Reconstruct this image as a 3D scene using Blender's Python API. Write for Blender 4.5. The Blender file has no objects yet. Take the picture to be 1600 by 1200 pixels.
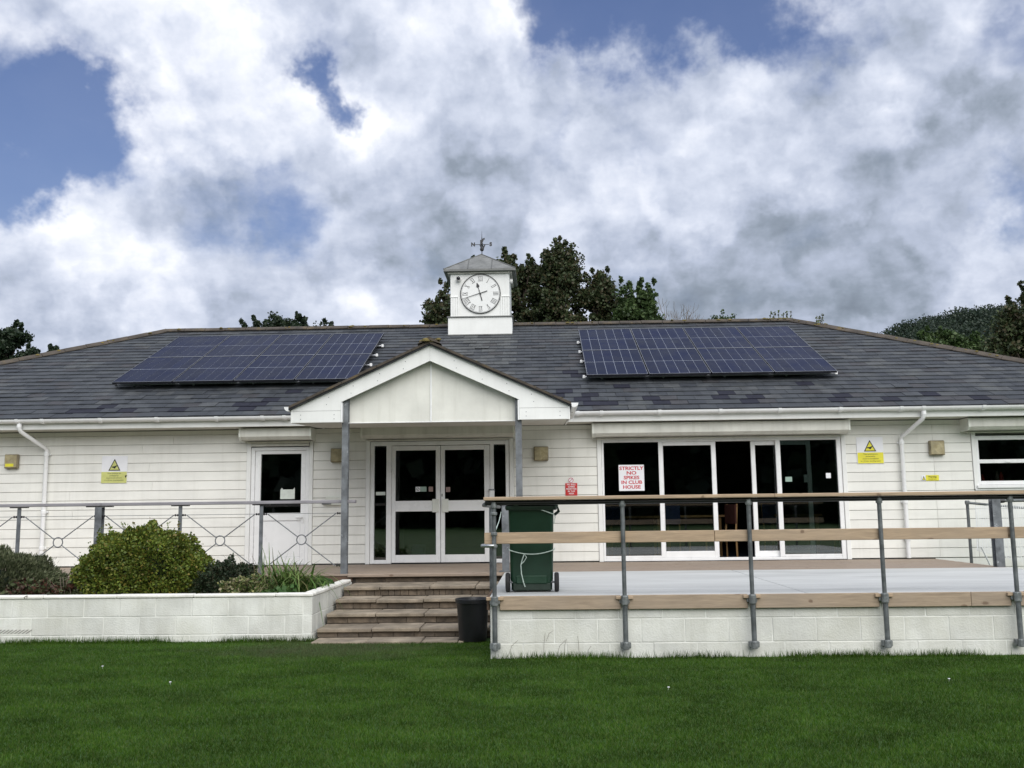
import bpy, math, random
import numpy as np
from mathutils import Vector, Matrix
random.seed(7); rng = np.random.default_rng(7)
sc = bpy.context.scene
C = sc.collection
R = math.radians

# ------------------------------------------------------------------ camera
YAW, PITCH, ROLL = R(1.64), R(7.63), R(0.677)
EYE = Vector((0, 0, 1.43))
Fv = Vector((-math.sin(YAW)*math.cos(PITCH), math.cos(YAW)*math.cos(PITCH), math.sin(PITCH)))
R0 = Vector((math.cos(YAW), math.sin(YAW), 0)); U0 = R0.cross(Fv)
Rv = R0*math.cos(ROLL) - U0*math.sin(ROLL); Uv = R0*math.sin(ROLL) + U0*math.cos(ROLL)
cam = bpy.data.cameras.new('camera'); co = bpy.data.objects.new('camera', cam); C.objects.link(co)
M = Matrix((Rv, Uv, -Fv)).transposed().to_4x4(); M.translation = EYE
co.matrix_world = M
cam.sensor_fit = 'HORIZONTAL'; cam.sensor_width = 36; cam.lens = 36*1500/1600
cam.clip_start = 0.1; cam.clip_end = 3000
sc.camera = co
def pixdir(x, y):
    return (Fv + Rv*((x-800)/1500) + Uv*((600-y)/1500)).normalized()

# ------------------------------------------------------------------ world, sun, exposure
SUN_EL, SUN_AZ = R(43), R(160)      # azimuth from +Y clockwise; behind the camera, a little to the right
sd = Vector((math.sin(SUN_AZ)*math.cos(SUN_EL), math.cos(SUN_AZ)*math.cos(SUN_EL), math.sin(SUN_EL)))
sl = bpy.data.lights.new('sun', 'SUN'); sl.energy = 2.6; sl.angle = R(70); sl.color = (1.0, .965, .91)
so = bpy.data.objects.new('sun', sl); C.objects.link(so)
so.rotation_euler = sd.to_track_quat('Z', 'Y').to_euler(); so.location = (5, -10, 20)
sc.view_settings.view_transform = 'Standard'; sc.view_settings.look = 'None'
sc.view_settings.exposure = 0.38; sc.view_settings.gamma = 1; sc.view_settings.use_curve_mapping = False

world = bpy.data.worlds.new('World'); sc.world = world; world.use_nodes = True
nt = world.node_tree; nt.nodes.clear()
class NG:
    def __init__(s, nt): s.nt = nt
    def n(s, t, **k):
        o = s.nt.nodes.new(t)
        for a, v in k.items(): setattr(o, a, v)
        return o
    def link(s, a, b): s.nt.links.new(a, b)
    def put(s, sock, v):
        if isinstance(v, bpy.types.NodeSocket): s.link(v, sock)
        else: sock.default_value = v
    def math(s, op, a, b=0.0, c=None, clamp=False):
        o = s.n('ShaderNodeMath', operation=op); o.use_clamp = clamp
        s.put(o.inputs[0], a); s.put(o.inputs[1], b)
        if c is not None: s.put(o.inputs[2], c)
        return o.outputs[0]
    def vmath(s, op, a, b=(0, 0, 0), scale=None):
        o = s.n('ShaderNodeVectorMath', operation=op)
        s.put(o.inputs[0], a); s.put(o.inputs[1], b)
        if scale is not None: s.put(o.inputs['Scale'], scale)
        return o.outputs['Value'] if op in ('DOT_PRODUCT', 'LENGTH') else o.outputs[0]
    def noise(s, vec, scale, detail=4, rough=.5, dist=0.0, col=False):
        o = s.n('ShaderNodeTexNoise'); s.put(o.inputs['Vector'], vec)
        o.inputs['Scale'].default_value = scale; o.inputs['Detail'].default_value = detail
        o.inputs['Roughness'].default_value = rough; o.inputs['Distortion'].default_value = dist
        return o.outputs['Color' if col else 'Fac']
    def maprange(s, v, a, b, c=0., d=1., smooth=False):
        o = s.n('ShaderNodeMapRange'); 
        if smooth: o.interpolation_type = 'SMOOTHSTEP'
        s.put(o.inputs[0], v)
        for i, q in enumerate((a, b, c, d)): s.put(o.inputs[1+i], q)
        return o.outputs[0]
    def ramp(s, v, stops):
        o = s.n('ShaderNodeValToRGB'); s.put(o.inputs[0], v); e = o.color_ramp.elements
        while len(e) < len(stops): e.new(.5)
        for q, (p, c) in zip(e, stops): q.position = p; q.color = (*c, 1)
        return o.outputs[0]
    def mix(s, f, a, b, mode='MIX'):
        o = s.n('ShaderNodeMix', data_type='RGBA', blend_type=mode)
        s.put(o.inputs[0], f)
        for i, q in ((6, a), (7, b)):
            s.put(o.inputs[i], q if isinstance(q, bpy.types.NodeSocket) else (*q, 1))
        return o.outputs[2]
g = NG(nt)
tc = g.n('ShaderNodeTexCoord'); D = tc.outputs['Generated']
warp = g.vmath('SUBTRACT', g.noise(D, 5.0, 6, .62, 0, True), (.5, .5, .5))
warp2 = g.vmath('SUBTRACT', g.noise(D, 17.0, 5, .6, 0, True), (.5, .5, .5))
Dw = g.vmath('ADD', g.vmath('ADD', D, g.vmath('SCALE', warp, scale=.20)), g.vmath('SCALE', warp2, scale=.07))
def blobs(lst):
    acc = None
    for x, y, rad, amp in lst:
        d = pixdir(x, y)
        v = g.vmath('DISTANCE' if False else 'SUBTRACT', Dw, tuple(d))
        ln = g.vmath('LENGTH', v)
        m = g.maprange(ln, rad/1500*1.35, 0.0, 0, amp, True)
        acc = m if acc is None else g.math('ADD', acc, m)
    return acc
blue = blobs([(15, 235, 130, 1.0), (130, 190, 90, .5), (205, 250, 60, .1), (0, 320, 70, .5), (40, 70, 140, .45), (430, 330, 120, .35), (560, 400, 80, .25), (497, 135, 52, .8), (470, 60, 70, .25), (905, 22, 110, 1.0),
              (1090, 0, 140, 1.1), (1245, 30, 120, .9), (1600, 60, 80, .4), (1585, 305, 70, .55), (340, 245, 90, .15),
              (255, 290, 80, .12), (890, 190, 60, .35), (290, 385, 60, .15), (440, 330, 80, .3), (980, 415, 70, .25), (650, 395, 50, .25)])
light = blobs([(270, 90, 190, .55), (330, 60, 110, .2), (700, 70, 170, .38), (840, 60, 90, .3), (1395, 175, 80, .75), (1440, 205, 55, .3), (1160, 280, 130, .3), (640, 490, 110, .35),
               (150, 230, 110, .22), (60, 360, 110, .2), (240, 260, 70, .32), (110, 450, 120, .4), (230, 480, 110, .45), (30, 445, 80, .3),
               (840, 420, 110, .25), (1010, 185, 120, .16), (1560, 450, 100, .5), (1330, 300, 110, .25), (600, 240, 120, .18), (530, 165, 50, .4),
               (1090, 340, 60, .2), (860, 230, 130, .2), (1590, 20, 90, .2)])
dark = blobs([(735, 170, 150, .55), (660, 330, 190, .25), (1240, 420, 240, .48), (1100, 450, 150, .25), (1330, 150, 150, .38), (1500, 290, 160, .34), (1190, 150, 110, .2),
              (90, 480, 95, .75), (170, 505, 60, .5), (330, 330, 110, .3), (420, 400, 110, .28), (220, 110, 70, .2), (1000, 60, 160, .2), (1530, 130, 120, .3), (1380, 470, 130, .3), (400, 480, 80, .3)])
sep = g.n('ShaderNodeSeparateXYZ'); g.link(D, sep.inputs[0])
inv = g.math('DIVIDE', 1.0, g.math('ADD', g.math('MAXIMUM', sep.outputs[2], 0.0), .32))
P = g.vmath('SCALE', D, scale=inv)
n1 = g.noise(g.vmath('ADD', P, (3.1, 7.7, 1.3)), 2.1, 6, .58, .25)
n2 = g.noise(g.vmath('ADD', P, (9.3, 2.2, 5.3)), 4.2, 6, .60, .15)
n3 = g.noise(g.vmath('ADD', P, (1.3, 4.2, 8.3)), 1.15, 3, .5, .3)
n4 = g.noise(P, 13, 4, .6)
cover = g.math('ADD', g.maprange(n1, .3, .7, .62, 1.25), g.math('MULTIPLY', blue, -1.15))
cover = g.math('ADD', cover, g.math('MULTIPLY', g.math('SUBTRACT', n2, .5), .8))
cloudmask = g.maprange(cover, -.16, .64, .03, 1, True)
lum = g.math('ADD', .56, g.math('MULTIPLY', g.math('SUBTRACT', n2, .5), .75))
lum = g.math('ADD', lum, g.maprange(cover, .95, .25, 0, .14, True))
off = g.vmath('ADD', D, (.006, 0, .030))
def fld(v):
    vo = g.n('ShaderNodeTexVoronoi', feature='F1'); wv = g.vmath('ADD', v, g.vmath('SCALE', warp, scale=.16))
    g.link(g.vmath('ADD', wv, (1.7, 3.3, .4)), vo.inputs['Vector']); vo.inputs['Scale'].default_value = 7.5; vo.inputs['Detail'].default_value = 2.5
    vo.inputs['Roughness'].default_value = .55; vo.inputs['Lacunarity'].default_value = 2.1
    return g.math('ADD', g.math('MULTIPLY', g.noise(g.vmath('ADD', v, (2.3, 5.1, 1.9)), 6.0, 7, .56, .35), .5), g.math('MULTIPLY', g.math('SUBTRACT', .95, vo.outputs['Distance']), .55))
fD = fld(D); emb = g.math('SUBTRACT', fD, fld(off)); lum = g.math('ADD', lum, g.math('MULTIPLY', emb, .8))
off2 = g.vmath('ADD', D, (.004, 0, .012))
def fld2(v): return g.noise(g.vmath('ADD', v, (7.3, 1.1, 3.9)), 15.0, 4, .6, .3)
emb2 = g.math('SUBTRACT', fld2(D), fld2(off2)); lum = g.math('ADD', lum, g.math('MULTIPLY', emb2, .30))
cover = g.math('ADD', cover, g.math('MULTIPLY', g.math('SUBTRACT', fD, .5), .5))
cloudmask = g.maprange(cover, -.16, .64, .03, 1, True)
n5 = g.noise(g.vmath('ADD', D, (4.1, 2.2, 7.3)), 7.5, 5, .62)
lum = g.math('ADD', lum, g.math('MULTIPLY', g.math('SUBTRACT', n5, .5), .25))
lum = g.math('ADD', lum, g.math('MULTIPLY', g.math('SUBTRACT', n3, .5), .55))
lum = g.math('ADD', lum, g.math('MULTIPLY', g.math('SUBTRACT', n4, .5), .22))
lum = g.math('ADD', lum, g.math('MULTIPLY', light, .55))
lum = g.math('SUBTRACT', lum, g.math('MULTIPLY', dark, .42))
ccol = g.ramp(lum, [(0.0, (.15, .18, .225)), (.28, (.26, .305, .375)), (.5, (.42, .47, .585)), (.72, (.60, .645, .755)), (1.0, (.87, .89, .95))])
skyt = g.n('ShaderNodeTexSky', sky_type='NISHITA'); skyt.sun_disc = False
skyt.sun_elevation = SUN_EL; skyt.sun_rotation = SUN_AZ; skyt.air_density = 1.6; skyt.ozone_density = 4.0; skyt.dust_density = .6
b1 = g.n('ShaderNodeBackground'); g.link(g.mix(1.0, skyt.outputs[0], (1.0, .95, 1.24), 'MULTIPLY'), b1.inputs[0]); b1.inputs[1].default_value = .058
b2 = g.n('ShaderNodeBackground'); g.link(ccol, b2.inputs[0]); b2.inputs[1].default_value = .92
ms = g.n('ShaderNodeMixShader'); g.link(cloudmask, ms.inputs[0]); g.link(b1.outputs[0], ms.inputs[1]); g.link(b2.outputs[0], ms.inputs[2])
wo = g.n('ShaderNodeOutputWorld'); g.link(ms.outputs[0], wo.inputs[0])

# ------------------------------------------------------------------ materials
MATS = {}
def mat(name, base, rough=.6, var=.25, vscale=3., bump=0., bscale=60., metal=0., dark=None, streak=0., spec=None, coat=0.,
        stretch=(1, 1, 1), tint2=None, t2scale=1.2, t2lo=.5, t2hi=.65, rnd=0.):
    m = bpy.data.materials.new(name); m.use_nodes = True; nt = m.node_tree; nt.nodes.clear(); h = NG(nt)
    out = h.n('ShaderNodeOutputMaterial'); p = h.n('ShaderNodeBsdfPrincipled'); h.link(p.outputs[0], out.inputs[0])
    geo = h.n('ShaderNodeNewGeometry'); pos = geo.outputs['Position']
    ps = h.vmath('MULTIPLY', pos, stretch)
    n = h.noise(ps, vscale, 6, .6)
    dk = dark or tuple(c*(1-var*1.6) for c in base); lt = tuple(min(1, c*(1+var*.5)) for c in base)
    col = h.mix(h.maprange(n, .3, .7), dk, lt)
    if tint2:
        k = h.maprange(h.noise(ps, t2scale, 7, .65), t2lo, t2hi, 0, 1)
        col = h.mix(k, col, tint2)
    if streak:
        sv = h.vmath('MULTIPLY', pos, (9, 9, .7))
        s = h.maprange(h.noise(sv, 1.0, 5, .6), .50, .78, 0, streak)
        col = h.mix(s, col, tuple(c*.45 for c in (base[0], base[1]*.98, base[2]*.85)))
    if rnd:
        oi = h.n('ShaderNodeObjectInfo')
        f = h.maprange(oi.outputs['Random'], 0, 1, 1-rnd, 1+rnd*.5)
        hs = h.n('ShaderNodeHueSaturation'); h.link(f, hs.inputs['Value']); h.link(col, hs.inputs['Color']); col = hs.outputs[0]
    h.put(p.inputs['Base Color'], col)
    p.inputs['Metallic'].default_value = metal
    h.put(p.inputs['Roughness'], h.maprange(n, .2, .8, max(.05, rough-.1), min(1, rough+.12)))
    if spec is not None: p.inputs['Specular IOR Level'].default_value = spec
    if coat: p.inputs['Coat Weight'].default_value = coat; p.inputs['Coat Roughness'].default_value = .08
    if bump:
        b = h.n('ShaderNodeBump'); b.inputs['Strength'].default_value = bump; b.inputs['Distance'].default_value = .01
        h.link(h.noise(ps, bscale, 5, .65), b.inputs['Height']); h.link(b.outputs[0], p.inputs['Normal'])
    MATS[name] = m; return m
mat('board_paint', (.82, .82, .77), .55, .06, 1.7, .10, 45, streak=.16, stretch=(1, 1, 3), rnd=.04)
mat('trim_paint', (.82, .83, .81), .45, .05, 2.5, .05, 30, streak=.10)
mat('shadow_gap', (.22, .22, .20), .8, .3, 5)
mat('upvc', (.84, .85, .85), .28, .04, 3, streak=.05)
mat('upvc_old', (.74, .76, .70), .35, .1, 3, streak=.25)
mat('shutter_metal', (.66, .66, .60), .42, .10, 2.5, streak=.35)
mat('soffit', (.62, .61, .55), .6, .12, 2)
mat('gable_board', (.76, .76, .70), .6, .10, 1.6, .1, 25, streak=.25)
SL = [(.054, .060, .068), (.064, .070, .078), (.045, .050, .059), (.080, .085, .090), (.058, .058, .063)]
for i, c in enumerate(SL):
    mat('slate_%d' % i, c, .55, .28, 5, .5, 30, stretch=(1, 1, 1), spec=.25, tint2=(.105, .11, .105), t2scale=1.1, t2lo=.55, t2hi=.8)
mat('slate_new', (.024, .025, .038), .65, .25, 6, .4, 30, spec=.15)
mat('lime_stained', (.078, .084, .088), .6, .3, 4, .5, 30)
mat('ridge_tile', (.085, .070, .055), .85, .4, 4, .8, 40, tint2=(.15, .11, .055), t2scale=3.2, t2lo=.55, t2hi=.75)
mat('moss', (.16, .12, .035), .95, .5, 12, .9, 60, dark=(.06, .06, .02))
mat('lead', (.20, .205, .20), .55, .25, 5, .2, 30, streak=.3, spec=.5)
mat('lead_seam', (.13, .135, .13), .5, .2, 5)
mat('iron', (.025, .025, .028), .45, .2, 8)
mat('clock_dial', (.80, .81, .80), .35, .04, 3)
mat('galv', (.21, .225, .24), .50, .38, 9, .25, 60, metal=.35, tint2=(.36, .38, .40), t2scale=16, t2lo=.58, t2hi=.66)
mat('galv_post', (.19, .205, .22), .55, .35, 7, .25, 60, metal=.3, tint2=(.34, .36, .38), t2scale=11, t2lo=.62, t2hi=.68)
mat('pipe', (.16, .175, .18), .45, .3, 9, .2, 50, metal=.3, tint2=(.08, .09, .09), t2scale=5)
mat('pipe_bright', (.5, .52, .53), .28, .2, 9, metal=.8)
mat('pipe_fitting', (.24, .26, .26), .5, .35, 20, .3, 80, metal=.4, rnd=.15)
mat('handrail_timber', (.30, .29, .31), .6, .2, 6, .3, 60, stretch=(.3, 1, 1))
def timber(name, base, stretch=(1.2, 14, 14)):
    m = bpy.data.materials.new(name); m.use_nodes = True; nt = m.node_tree; nt.nodes.clear(); h = NG(nt)
    out = h.n('ShaderNodeOutputMaterial'); p = h.n('ShaderNodeBsdfPrincipled'); h.link(p.outputs[0], out.inputs[0])
    geo = h.n('ShaderNodeNewGeometry'); pos = geo.outputs['Position']
    oi = h.n('ShaderNodeObjectInfo')
    off = h.n('ShaderNodeCombineXYZ'); h.link(h.math('MULTIPLY', oi.outputs['Random'], 37.), off.inputs[0]); h.link(h.math('MULTIPLY', oi.outputs['Random'], 11.), off.inputs[2])
    pp = h.vmath('ADD', pos, off.outputs[0])
    # knots bend the grain round them
    vo = h.n('ShaderNodeTexVoronoi', voronoi_dimensions='2D'); sp_ = h.n('ShaderNodeSeparateXYZ'); h.link(pp, sp_.inputs[0]); cb_ = h.n('ShaderNodeCombineXYZ'); h.link(h.math('ADD', h.math('MULTIPLY', sp_.outputs[0], 2.1), h.math('MULTIPLY', h.noise(pp, 9, 3, .6), .35)), cb_.inputs[0]); h.link(h.math('MULTIPLY', h.math('ADD', sp_.outputs[2], sp_.outputs[1]), 3.6), cb_.inputs[1]); h.link(cb_.outputs[0], vo.inputs['Vector']); vo.inputs['Scale'].default_value = 1
    kd = vo.outputs['Distance']; knot = h.maprange(kd, .085, .03, 0, 1, True)
    bend = h.math('MULTIPLY', h.maprange(kd, .45, .0, 0, 1, True), .35)
    gp = h.vmath('ADD', h.vmath('MULTIPLY', pp, stretch), h.n('ShaderNodeCombineXYZ').outputs[0])
    bv = h.n('ShaderNodeCombineXYZ'); h.link(bend, bv.inputs[2]); gp = h.vmath('ADD', gp, bv.outputs[0])
    gr = h.noise(gp, 2.2, 7, .65, .5); fine = h.noise(h.vmath('MULTIPLY', pp, (4, 90, 90)), 2, 3, .6)
    big = h.noise(pp, 1.3, 4, .6)
    col = h.mix(h.maprange(gr, .3, .7), tuple(c*.68 for c in base), tuple(min(1, c*1.18) for c in base))
    col = h.mix(h.maprange(fine, .35, .75, 0, .35), col, tuple(c*.5 for c in base))
    col = h.mix(h.maprange(big, .42, .72, 0, .6), col, (base[0]*.8, base[1]*.85, base[2]*.95))
    col = h.mix(h.math('MULTIPLY', knot, .7), col, (.12, .07, .04))
    h.put(p.inputs['Base Color'], col); p.inputs['Roughness'].default_value = .72
    b = h.n('ShaderNodeBump'); b.inputs['Strength'].default_value = .35; b.inputs['Distance'].default_value = .006
    h.link(fine, b.inputs['Height']); h.link(b.outputs[0], p.inputs['Normal'])
    MATS[name] = m
timber('pine', (.46, .34, .225)); timber('pine_grey', (.40, .31, .22)); timber('deck_wood', (.33, .26, .20)); timber('dark_wood', (.13, .08, .05)); timber('furniture_wood', (.42, .25, .10), (9, 9, 2))
def blockpaint(name, base):
    m = mat(name, base, .8, .14, 2.2, .55, 55, tint2=tuple(c*.80 for c in (base[0], base[1]*.99, base[2]*.93)), t2scale=1.6, t2lo=.42, t2hi=.75, streak=.28, rnd=.07)
    return m
blockpaint('block_paint', (.76, .77, .72)); blockpaint('block_clean', (.80, .81, .76))
mat('mortar_paint', (.80, .81, .76), .85, .2, 4, .3, 40)
mat('coping_paint', (.83, .82, .76), .7, .12, 3, .4, 45, tint2=(.10, .09, .07), t2scale=6.5, t2lo=.655, t2hi=.675)
mat('paving', (.34, .285, .215), .85, .35, 4, .6, 50, tint2=(.17, .14, .11), t2scale=3.5, t2lo=.5, t2hi=.72, rnd=.12)
mat('riser_brick', (.21, .165, .12), .9, .4, 7, .7, 60, tint2=(.10, .085, .07), t2scale=4, t2lo=.45, t2hi=.7, rnd=.25)
mat('riser_mortar', (.10, .085, .07), .95, .3, 9)
mat('terrace_floor', (.55, .56, .55), .75, .10, 2.5, .3, 50, tint2=(.37, .38, .37), t2scale=1.2, t2lo=.5, t2hi=.75, stretch=(.35, 2.2, 1))
mat('bin_green', (.015, .050, .028), .36, .15, 5, .06, 200, spec=.45)
mat('bin_dark', (.012, .028, .018), .45, .15, 5)
mat('rubber', (.018, .018, .019), .7, .2, 9)
mat('black_plastic_tube_shade', (.012, .012, .014), .42, .2, 6, .15, 40)
mat('rope', (.55, .66, .60), .7, .2, 30)
mat('sign_white', (.82, .83, .86), .35, .04, 4)
mat('sign_yellow', (.78, .72, .05), .4, .08, 5)
mat('sign_pale_yellow', (.62, .64, .22), .5, .1, 5)
mat('sign_red', (.62, .03, .03), .4, .1, 5)
mat('letter_red', (.55, .03, .05), .5, .05, 5)
mat('letter_black', (.015, .015, .015), .5, .05, 5)
mat('lamp_cream', (.46, .40, .24), .5, .3, 8, .1, 30, tint2=(.30, .25, .13), t2scale=9)
mat('lamp_rim', (.30, .26, .17), .6, .3, 8)
mat('camera_white', (.75, .75, .73), .35, .05, 5); mat('smoked', (.02, .02, .025), .15, .1, 5)
mat('solar_cell', (.005, .009, .036), .3, .2, 2.5, spec=.05, rnd=.2)
mat('solar_back', (.40, .44, .52), .4, .1, 5)
mat('solar_frame', (.03, .03, .04), .4, .2, 5, metal=.5)
mat('solar_rim', (.5, .52, .56), .4, .2, 5, metal=.6)
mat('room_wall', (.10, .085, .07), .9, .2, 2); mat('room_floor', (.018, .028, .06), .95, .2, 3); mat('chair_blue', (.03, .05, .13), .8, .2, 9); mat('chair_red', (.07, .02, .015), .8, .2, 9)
mat('sticker_green', (.30, .42, .36), .5, .1, 9); mat('sticker_brown', (.34, .24, .22), .5, .2, 40); mat('paper', (.66, .72, .66), .7, .08, 20)
mat('soil', (.035, .026, .018), .95, .4, 14, .9, 40)
mat('bark', (.085, .065, .05), .9, .4, 9, .8, 30); mat('twig', (.19, .155, .12), .85, .3, 9)
mat('netting', (.7, .72, .72), .8, .1, 9)
# glass: fresnel-weighted clear pane
def glassm(name, tint, ior=2.2):
    m = bpy.data.materials.new(name); m.use_nodes = True; nt = m.node_tree; nt.nodes.clear(); h = NG(nt)
    out = h.n('ShaderNodeOutputMaterial'); t = h.n('ShaderNodeBsdfTransparent'); t.inputs[0].default_value = (*tint, 1)
    gl = h.n('ShaderNodeBsdfGlossy'); gl.inputs['Roughness'].default_value = .015
    b = h.n('ShaderNodeBump'); b.inputs['Strength'].default_value = .04; b.inputs['Distance'].default_value = .01
    geo = h.n('ShaderNodeNewGeometry'); h.link(h.noise(geo.outputs['Position'], 1.6, 2, .5), b.inputs['Height']); h.link(b.outputs[0], gl.inputs['Normal'])
    fr = h.n('ShaderNodeFresnel'); fr.inputs[0].default_value = ior
    mx = h.n('ShaderNodeMixShader'); h.link(fr.outputs[0], mx.inputs[0]); h.link(t.outputs[0], mx.inputs[1]); h.link(gl.outputs[0], mx.inputs[2])
    h.link(mx.outputs[0], out.inputs[0]); MATS[name] = m
glassm('glass', (.62, .68, .66)); 
def foliage(name, cols, rough=.5, trans=.22, patch=None):
    out_ = []
    for i, c in enumerate(cols):
        m = bpy.data.materials.new('%s_%d' % (name, i)); m.use_nodes = True; nt = m.node_tree; nt.nodes.clear(); h = NG(nt)
        out = h.n('ShaderNodeOutputMaterial'); p = h.n('ShaderNodeBsdfPrincipled'); p.inputs['Roughness'].default_value = rough
        p.inputs['Specular IOR Level'].default_value = .3 if not patch else .12
        geo = h.n('ShaderNodeNewGeometry'); pos = geo.outputs['Position']
        k = h.maprange(h.noise(pos if not patch else h.vmath('MULTIPLY', pos, (1, 1.6, 1)), 2.5 if not patch else 1.3, 7, .7), .36, .64, 0, 1)
        col = h.mix(k, tuple(q*(.72 if not patch else .60) for q in c), tuple(q*(1.25 if not patch else 1.30) for q in c))
        if patch:
            px, py, pr, pc = patch
            d = h.vmath('LENGTH', h.vmath('MULTIPLY', h.vmath('SUBTRACT', pos, (px, py, 0)), (.6, 1, 0)))
            dn = h.math('ADD', d, h.math('MULTIPLY', h.math('SUBTRACT', h.noise(pos, 3, 4, .6), .5), pr*1.6))
            col = h.mix(h.maprange(dn, pr, pr*.2, 0, .75, True), col, pc)
        h.put(p.inputs['Base Color'], col)
        t = h.n('ShaderNodeBsdfTranslucent'); h.put(t.inputs[0], col)
        mx = h.n('ShaderNodeMixShader'); mx.inputs[0].default_value = trans
        h.link(p.outputs[0], mx.inputs[1]); h.link(t.outputs[0], mx.inputs[2]); h.link(mx.outputs[0], out.inputs[0])
        out_.append(m)
    return out_
F_lawn = foliage('grass_blade', [(.040, .097, .008), (.058, .122, .012), (.028, .074, .006), (.090, .132, .034)], .55, .2, patch=(-2.3, 10.5, 1.0, (.085, .095, .05)))
F_shrub = foliage('shrub_leaf', [(.14, .19, .028), (.105, .15, .022), (.19, .20, .035), (.065, .10, .018), (.20, .165, .035)])
F_lav = foliage('grey_leaf', [(.125, .145, .075), (.09, .11, .055), (.165, .18, .105), (.05, .065, .03)])
F_red = foliage('red_leaf', [(.075, .10, .04), (.10, .045, .03), (.05, .065, .03), (.14, .15, .08), (.06, .03, .022)])
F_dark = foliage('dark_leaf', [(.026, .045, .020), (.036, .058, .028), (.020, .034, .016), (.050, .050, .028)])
F_var = foliage('variegated_leaf', [(.13, .18, .05), (.28, .28, .11), (.07, .11, .03), (.36, .33, .20)])
F_lily = foliage('strap_leaf', [(.11, .20, .045), (.07, .14, .03), (.17, .24, .07), (.13, .13, .05)])
F_broad = foliage('broad_leaf', [(.07, .15, .04), (.05, .115, .03), (.10, .17, .05)])
F_tree = foliage('tree_leaf', [(.052, .072, .030), (.038, .054, .024), (.070, .092, .040), (.080, .070, .036)])
F_tree2 = foliage('tree_leaf_fresh', [(.056, .095, .030), (.040, .070, .024), (.078, .120, .040)])
F_tree3 = foliage('tree_leaf_dark', [(.024, .043, .022), (.018, .033, .018), (.034, .052, .026)])
F_hill = foliage('hill_leaf', [(.034, .054, .034), (.029, .047, .031), (.039, .060, .035), (.032, .050, .036)])

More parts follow.
